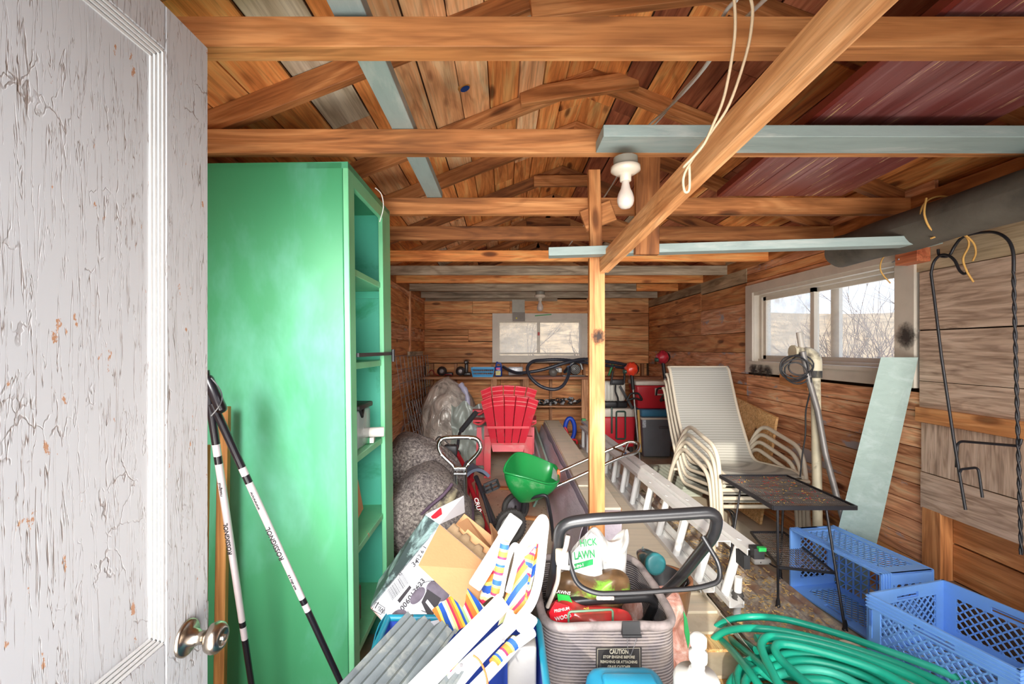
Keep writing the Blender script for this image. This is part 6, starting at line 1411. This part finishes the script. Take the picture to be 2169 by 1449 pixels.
MB().tube([bagf(k / 72, 0) + Vector((0, -.003, .0)) for k in range(72)], .013, 8, True).build('catcher_rim', paint('dusty cloth rim', (136, 126, 124), .95, var=.2, scale=20, bumps=.6, bump_scale=60), mw)
MB().b(gx0 + .02, gx1 - .02, 1.86, 2.2, .1, .22).build('mower_deck', paint('mower deck grey', (70, 70, 72), .4), mw)
for x in (gx0 - .0, gx1): wheel((x, 1.9, .1), (1, 0, 0), .10, .045, 'wheel', mw, False)
# caution label
LY = gyf - .0085; la, lb_ = P(1262, 1371, LY), P(1359, 1446, LY)
lab = MB(); lab.b(la.x, lb_.x, LY - .002, LY, lb_.z, la.z); lab = lab.build('caution_label', paint('black label', (52, 50, 50), .5, var=.15, bumps=.3), mw)
LW = paint('label lettering', (206, 198, 176), .6, bumps=0)
for s, y, h, w in (('CAUTION', 1381, .0175, .052), ('STOP ENGINE BEFORE', 1392, .0105, .088), ('REMOVING OR ATTACHING', 1402.5, .0105, .102), ('GRASS CATCHER', 1413, .0105, .064), ('xxxxxxx xx xxxxxx xxxxx xx', 1423, .006, .09), ('xxx xxxxxxxx xxxxxx xxxx xxxxx', 1429, .006, .1), ('xxxxxx xxxx xx xxxxxxx', 1435, .006, .085)):
    o = text('lettering', s, h, frame(P(1311, y, LY - .0035), (1, 0, -.01), (0, 0, 1)), LW, lab, width=w)
m = MB()
for (a, b) in (((1266, 1375), (1355, 1373)), ((1266, 1375), (1264, 1446)), ((1355, 1373), (1356, 1446))): m.bar(P(a[0], a[1], LY - .003), P(b[0], b[1], LY - .003), .0008, .0008)
m.build('label_stitching', LW, lab)
# binder clip
bc_ = empty('binder_clip', P(1337, 1346, 1.255), 'black binder clip clamped on the rim of the grass catcher', 'clip')
m = MB(); z_ = P(0, 1347, 1.25).z; zt_ = P(0, 1318, 1.25).z; xc = P(1337, 0, 1.25).x
m.hexa([(xc - .025, 1.243, z_), (xc + .025, 1.243, z_), (xc + .025, 1.262, z_), (xc - .025, 1.262, z_), (xc - .024, 1.252, zt_), (xc + .024, 1.252, zt_), (xc + .024, 1.254, zt_), (xc - .024, 1.254, zt_)]); m.tube([(xc - .026, 1.242, z_ + .004), (xc + .026, 1.242, z_ + .004)], .004, 8); m.build('jaw', BLKPL, bc_)
MB().tube(catmull([Vector((xc - .014, 1.24, z_)), P(1330, 1375, 1.238), P(1335, 1388, 1.238), P(1340, 1378, 1.238), Vector((xc + .012, 1.24, z_))], 6), .0011, 5).build('wire_loop', STEEL, bc_)

# ------------------------------------------------------------------ bags in the catcher
PLW = NT('white bag plastic'); PLW.p.inputs['Base Color'].default_value = lin((204, 203, 200)) + (1,); PLW.set(.28); PLW.bump(PLW.noise(PLW.coords((1, 1, 1), 0), 14, 4, .6, 1.0), 0, .5, .02); PLW = PLW.m
def sheetbag(name, outline, Y, depth, mat, par, seed=0, n=14, **kw):
    """a crumpled bag: its outline in the picture plane at distance Y, puffed out in depth"""
    pts = [P(x, y, Y) for x, y in outline]; c = sum(pts, Vector()) / len(pts); ring = catmull(pts, 4, True); k = len(ring)
    def f(side):
        def g(u, v):
            r = ring[int(round(u * k)) % k]; p = c + (r - c) * v; b = (1 - v ** 2.2) ** .6 if v < 1 else 0
            nz = noise.noise(Vector((p.x * 11 + seed, p.z * 11, side))) + .5 * noise.noise(Vector((p.x * 26, p.z * 26 + seed, side)))
            return p + Vector((0, side * depth * b * (1 + .5 * nz), .0))
        return g
    m = MB(); m.grid(f(-1), k, n); m.grid(f(1), k, n); return m.build(name, mat, par, **kw)
wbg = empty('lawn_food_bag', P(1265, 1290, 1.52), 'crumpled white lawn product bag with green lettering behind the mower handle', 'bag')
sheetbag('bag_body', [(1208, 1170), (1240, 1132), (1258, 1117), (1272, 1125), (1290, 1148), (1315, 1143), (1322, 1128), (1329, 1121), (1332, 1135), (1329, 1158), (1326, 1190), (1320, 1225), (1306, 1262), (1288, 1310), (1240, 1330), (1215, 1290), (1206, 1230)], 1.55, .075, PLW, wbg, 2)
GR_ = paint('bag green', (30, 140, 74), .4, bumps=0)
def btext(s, px, py, size, par, Y, mat, dx=(1, 0, .12), width=None, shy=0): text('lettering', s, size, frame(P(px, py, Y), dx, (0.12, 0, 1)), mat, par, width=width)
# a flat printed front panel so that the print has a face to lie on
m = MB(); YP = 1.462; m.prism([P(1212, 1172, YP), P(1252, 1128, YP + .03), P(1272, 1142, YP + .02), P(1276, 1225, YP), P(1250, 1235, YP), P(1212, 1222, YP)], (0, .003, 0)); pnl = m.build('printed_panel', PLW, wbg)
btext('HICK', 1246, 1150, .032, pnl, YP - .002, GR_, width=.055); btext('LAWN', 1238, 1176, .036, pnl, YP - .002, GR_, width=.066)
slab('green_band', P(1216, 1195, YP - .002), P(1256, 1184, YP - .002), P(1256, 1196, YP - .002), P(1216, 1207, YP - .002), .001, GR_, pnl, (0, -1, 0)); btext('3-IN-1', 1226, 1199, .013, pnl, YP - .005, WHITE, (1, 0, .25))
btext('LAWN', 1300, 1226, .022, wbg, 1.47, GR_, (.8, 0, -.6)); 
gbg = empty('seed_bag', P(1250, 1320, 1.42), 'green and brown printed soil bag lying across the grass catcher', 'bag')
sheetbag('bag_body', [(1162, 1240), (1185, 1215), (1210, 1210), (1260, 1222), (1300, 1206), (1325, 1215), (1335, 1240), (1325, 1275), (1290, 1295), (1225, 1312), (1180, 1300), (1160, 1270)], 1.46, .05, paint('green brown print', (96, 72, 48), .35, var=.2, scale=20, second=(120, 196, 60), second_amt=.55, second_scale=9, wear=(226, 226, 214), wear_amt=-.05, wear_scale=14), gbg, 5)
m = MB(); m.prism([P(1180, 1258, 1.395), P(1206, 1262, 1.39), P(1222, 1300, 1.39), P(1210, 1308, 1.39), P(1185, 1290, 1.39)], (0, .002, 0)); m.build('green_print', paint('bright green print', (50, 190, 80), .4), gbg)
btext('LAWNS', 1192, 1255, .014, gbg, 1.388, WHITE, (1, 0, -.15)); btext('SOIL', 1240, 1292, .016, gbg, 1.388, paint('gold print', (214, 180, 80), .4), (1, 0, .3))
rbg = empty('wood_pellet_bag', P(1235, 1330, 1.40), 'red wood product bag with white lettering in the grass catcher', 'bag')
sheetbag('bag_body', [(1158, 1300), (1172, 1275), (1200, 1268), (1240, 1285), (1290, 1288), (1330, 1296), (1340, 1330), (1300, 1345), (1220, 1345), (1165, 1335)], 1.40, .04, paint('red brown bag', (150, 66, 58), .3, var=.2, scale=12, second=(206, 30, 42), second_amt=.5, second_scale=5), rbg, 9)
m = MB(); m.prism([P(1163, 1298, 1.350), P(1176, 1275, 1.352), P(1206, 1285, 1.350), P(1216, 1302, 1.350), P(1200, 1326, 1.350), P(1168, 1322, 1.350)], (0, .003, 0)); rp_ = m.build('red_panel', paint('bright red print', (206, 32, 44), .35), rbg)
btext('PREMIUM', 1190, 1292, .0125, rp_, 1.346, WHITE, (1, 0, .2), width=.045); btext('WOOD', 1193, 1308, .017, rp_, 1.346, WHITE, (1, 0, .25), width=.05)
MB().tube(rounded([P(1205, 1332, 1.33), P(1204, 1296, 1.33), P(1298, 1291, 1.33), P(1298, 1330, 1.33)], .01), .0035, 8).build('green_wire_bracket', paint('green wire', (96, 124, 100), .4), None, label='green coated wire bracket in the opening of the grass catcher', cat='bracket')
PKB = NT('pink clear bag'); PKB.p.inputs['Base Color'].default_value = lin((226, 186, 170)) + (1,); PKB.set(.2, **{'Alpha': .78}); nb = PKB.noise(PKB.coords((1, 1, 1), 0), 13, 5, .65, 1.2); PKB.bump(nb, 0, .6, .02); rb_ = PKB.ramp(nb, 0, [(.35, lin((188, 112, 92))), (.55, lin((224, 176, 160))), (.7, lin((238, 220, 214)))]); PKB.l(rb_, 0, PKB.p, 'Base Color'); PKB = PKB.m
sheetbag('clear_bag', [(1315, 1300), (1340, 1262), (1390, 1242), (1428, 1246), (1445, 1275), (1456, 1320), (1466, 1380), (1460, 1440), (1440, 1500), (1380, 1500), (1330, 1420)], 1.66, .09, PKB, None, 12, label='clear pinkish plastic bag bulging at the right of the grass catcher', cat='bag')
MB().prism([P(1448, 1295, 1.56), P(1455, 1310, 1.56), P(1462, 1350, 1.56), P(1458, 1375, 1.56), P(1450, 1340, 1.56)], (0, .004, 0)).build('green_tag', GR_, None, label='narrow green strip at the edge of the clear bag', cat='strip')

# ------------------------------------------------------------------ pot, garden light
BP = paint('brown glazed pot', (142, 96, 66), .3, var=.08)
pc_ = Vector((P(1412, 0, 2.1).x, 2.12, .135)); pt_ = empty('flower_pot', pc_, 'shiny brown glazed pot right of the mower handle, holding black plastic', 'pot')
MB().lathe([(0, 0), (.085, 0), (.10, .06), (.115, .17), (.122, .175), (.122, .20), (.110, .20), (.104, .17), (.09, .05), (0, .04)], pc_, (0, 0, 1), 32).build('pot_body', BP, pt_)
bk3 = empty('black_planter', pc_ + Vector((.03, 0, .05)), 'crumpled black plastic liner inside the brown pot', 'liner')
m = MB(); m.grid(lambda u, v: pc_ + Vector((.0 + (.02 + .085 * v) * math.cos(u * 6.2832), (.02 + .085 * v) * math.sin(u * 6.2832), .10 + .12 * v * (1 + .3 * noise.noise(Vector((math.cos(u * 6.28) * 3, math.sin(u * 6.28) * 3, v * 4)))) - .02)), 30, 6, thick=.003); m.build('liner', BLKPL, bk3)
TL = paint('teal plastic cap', (44, 110, 116), .35, var=.08)
gl = empty('garden_light', P(1385, 1215, 2.0), 'teal capped garden light lying on the brown pot', 'garden light')
ca, cb2 = P(1356, 1172, 2.12), P(1390, 1196, 1.98); axl = (cb2 - ca).normalized(); L_ = (cb2 - ca).length
MB().lathe([(.02, 0), (.036, L_ * .3), (.040, L_ * .6), (.036, L_ * .85)], ca, axl, 18).build('lamp_glass', paint('smoky glass', (70, 96, 100), .15, var=.3, scale=30), gl)
MB().lathe([(.038, L_ * .8), (.046, L_ * .83), (.046, L_ * 1.0), (.034, L_ * 1.02), (0, L_ * 1.0)], ca, axl, 24).build('cap', TL, gl)
for k in (-1, 1): MB().tube([ca + Vector((0, 0, .01 * k)), P(1362, 1185 + 26 * k, 2.10)], .004, 6).build('stake_wire', paint('pale wire', (150, 160, 150), .4), gl)

# ------------------------------------------------------------------ jug, pump bottle on a carton
MB().rbox((.34, 1.03, .160), (.42, .30, .32), .004, seg=1, smooth=False).build('closed_carton', CIN, None, label='closed brown carton standing under the blue jug and the pump bottle', cat='carton')
jg = empty('blue_jug', (.27, 1.04, .31), 'bright blue rounded plastic jug at the bottom edge, in front of the catcher', 'jug')
JB_ = paint('jug blue', (44, 150, 188), .35, var=.06, bumps=.15)
MB().rbox((.285, 1.03, .485), (.185, .17, .30), .04, seg=4).build('jug_body', JB_, jg); MB().rbox((.285, 1.03, .638), (.12, .05, .02), .008).build('jug_handle', JB_, jg)
pb = empty('pump_bottle', (.437, 1.03, .31), 'white bottle with a white pump head at the bottom right of the grass catcher', 'bottle')
MB().lathe([(0, .312), (.044, .312), (.046, .35), (.046, .60), (.040, .64)], (.437, 1.03, 0), (0, 0, 1), 28).build('bottle_body', WHITE, pb)
MB().lathe([(.050, .615), (.050, .650), (.044, .660), (.020, .664), (.016, .672)], (.437, 1.03, 0), (0, 0, 1), 28).build('lid', WHITE, pb)
MB().lathe([(.012, -.005), (.015, .012), (.014, .022), (.020, .028), (.020, .046), (.014, .052), (.013, .060), (.018, .066), (.018, .084), (.011, .090), (0, .090)], (.440, 1.03, .668), (-.05, -.15, 1), 20).build('pump_head', WHITE, pb)

# ------------------------------------------------------------------ green garden hose
HG = paint('garden hose green', (28, 168, 140), .38, var=.08, second=(70, 190, 166), second_amt=.2)
hs = empty('garden_hose', (1.2, 1.6, 0), 'coiled green garden hose heaped at the bottom right before the upright crate', 'hose')
def hz(px, py, z): Y = (H0 - z) * F / (py - VY); return P(px, py, Y)
strands = [
 ([(1500, 1345), (1533, 1318), (1585, 1307), (1660, 1312), (1760, 1338), (1860, 1372), (1990, 1420), (2080, 1462), (2120, 1500)], .20),
 ([(1500, 1365), (1535, 1338), (1600, 1331), (1700, 1346), (1850, 1388), (1985, 1442), (2040, 1480)], .22),
 ([(1600, 1352), (1680, 1356), (1790, 1384), (1900, 1422), (2000, 1470)], .235),
 ([(1665, 1490), (1640, 1432), (1618, 1388), (1613, 1362), (1634, 1348), (1700, 1356), (1800, 1382), (1930, 1432), (1990, 1470)], .275),
 ([(1760, 1490), (1690, 1432), (1650, 1392), (1642, 1372), (1660, 1364), (1730, 1378), (1850, 1416), (1950, 1470)], .285),
 ([(1516, 1345), (1545, 1372), (1585, 1420), (1620, 1470)], .20), ([(1536, 1345), (1572, 1375), (1620, 1415), (1665, 1465)], .215), ([(1556, 1350), (1610, 1382), (1670, 1420), (1730, 1470)], .23),
 ([(1622, 1400), (1680, 1384), (1760, 1392), (1850, 1424), (1920, 1466)], .24), ([(1628, 1418), (1690, 1400), (1760, 1408), (1840, 1436), (1890, 1470)], .23), ([(1640, 1432), (1700, 1418), (1770, 1428), (1850, 1468)], .22), ([(1600, 1378), (1660, 1372), (1740, 1384), (1830, 1412), (1900, 1450)], .205),
 ([(1570, 1400), (1640, 1440), (1700, 1480)], .17), ([(1700, 1440), (1760, 1444), (1820, 1475)], .20)]
for pts, z in strands:
    MB().tube(catmull([hz(x, y, (z if pts[0][0] > 1560 else .03 + (z - .03) * min(1, i / 2))) for i, (x, y) in enumerate(pts)], 7), .0145, 10).build('hose_strand', HG, hs)
rr = random.Random(2)
for k in range(12):
    z = .016 + .0155 * k; cx, cy = 1.17 + rr.uniform(-.04, .04), 1.50 + rr.uniform(-.04, .04); rx, ry = .34 + rr.uniform(-.05, .02), .27 + rr.uniform(-.04, .02)
    MB().tube([Vector((cx + rx * math.cos(a) - .18 * math.sin(a) * .6, cy + ry * math.sin(a), z + .006 * math.sin(a * 3 + k))) for a in [i * math.pi / 18 for i in range(36)]], .0145, 8, True).build('hose_loop', HG, hs)
# power strip on the floor by the table
MB().rbox(hz(1612, 1188, .05), (.11, .05, .035), .01).build('outlet_strip', WHITE, None, label='small white outlet block on the corrugated sheet under the wire table', cat='outlet')
MB().tube(catmull([hz(1612, 1192, .05), hz(1592, 1180, .05), hz(1590, 1172, .06), hz(1602, 1168, .06), hz(1640, 1200, .04), hz(1690, 1208, .03), hz(1760, 1220, .02)], 6), .005, 6).build('black_wire', BLKPL, None, label='black power cord curling around the white outlet block', cat='wire')
m = MB(); m.tube([Vector((1.62, 3.35, .12)) + Vector((.085 * math.cos(a) + .01 * math.sin(a * 2.3), .03 * math.sin(a * .21), .10 * math.sin(a))) for a in [i * .35 for i in range(70)]], .005, 6); m.build('cable_loop', BLKPL, None, label='black cable coil on the floor under the wire table', cat='cable')

# loose litter: dry leaf bits on the wire table, straw on the corrugated sheet
def litter(name, label, n, fn, mats, sz, seed, par=None):
    rr = random.Random(seed)
    for j, mt in enumerate(mats):
        m = MB()
        for k in range(n // len(mats)):
            c = fn(rr); a = rr.uniform(0, 6.28); R = Euler((rr.uniform(-.4, .4), rr.uniform(-.4, .4), a)).to_matrix(); m.box(c, (sz * rr.uniform(.5, 1.4), sz * .35, sz * .12), R)
        o = m.build(name, mt, par, kind='stuff', fix=False)
        if par is None: tag(o, label[j], 'litter')
LR, LYL, LBR = paint('red leaf', (190, 50, 44), .8), paint('yellow leaf', (214, 170, 80), .8), paint('straw', (214, 180, 116), .85)
litter('leaf_bits', ['scattered red leaf bits on the mesh top of the wire table', 'scattered yellow leaf bits on the mesh top of the wire table'], 150, lambda r: Vector((r.uniform(tx0 + .03, tx1 - .03), r.uniform(ty0 + .05, ty1 - .02), zt + .006)), [LR, LYL], .010, 3)
litter('straw', ['straw and crumbs strewn over the dirty corrugated sheet'], 900, lambda r: Vector((r.uniform(1.16, 1.62), r.uniform(1.8, 3.6), .032)), [LBR], .016, 5)
litter('leaf_litter', ['brown crumbs of leaf on the concrete beside the green spreader'], 160, lambda r: Vector((r.uniform(-.2, .45), r.uniform(2.6, 4.6), .003)), [paint('brown leaf', (120, 82, 52), .9)], .012, 8)
for nm, a, b, w, lab in (('wood_offcut', Vector((-.25, 4.55, .012)), Vector((.30, 4.45, .012)), .06, 'orange wooden slat on the concrete in front of the red chairs'), ('wood_offcut', Vector((-.02, 3.75, .012)), Vector((.36, 3.68, .012)), .05, 'short yellowish slat on the concrete behind the green hopper')):
    board(nm, a, b, w, .02, W_POST, None, label=lab, cat='slat')
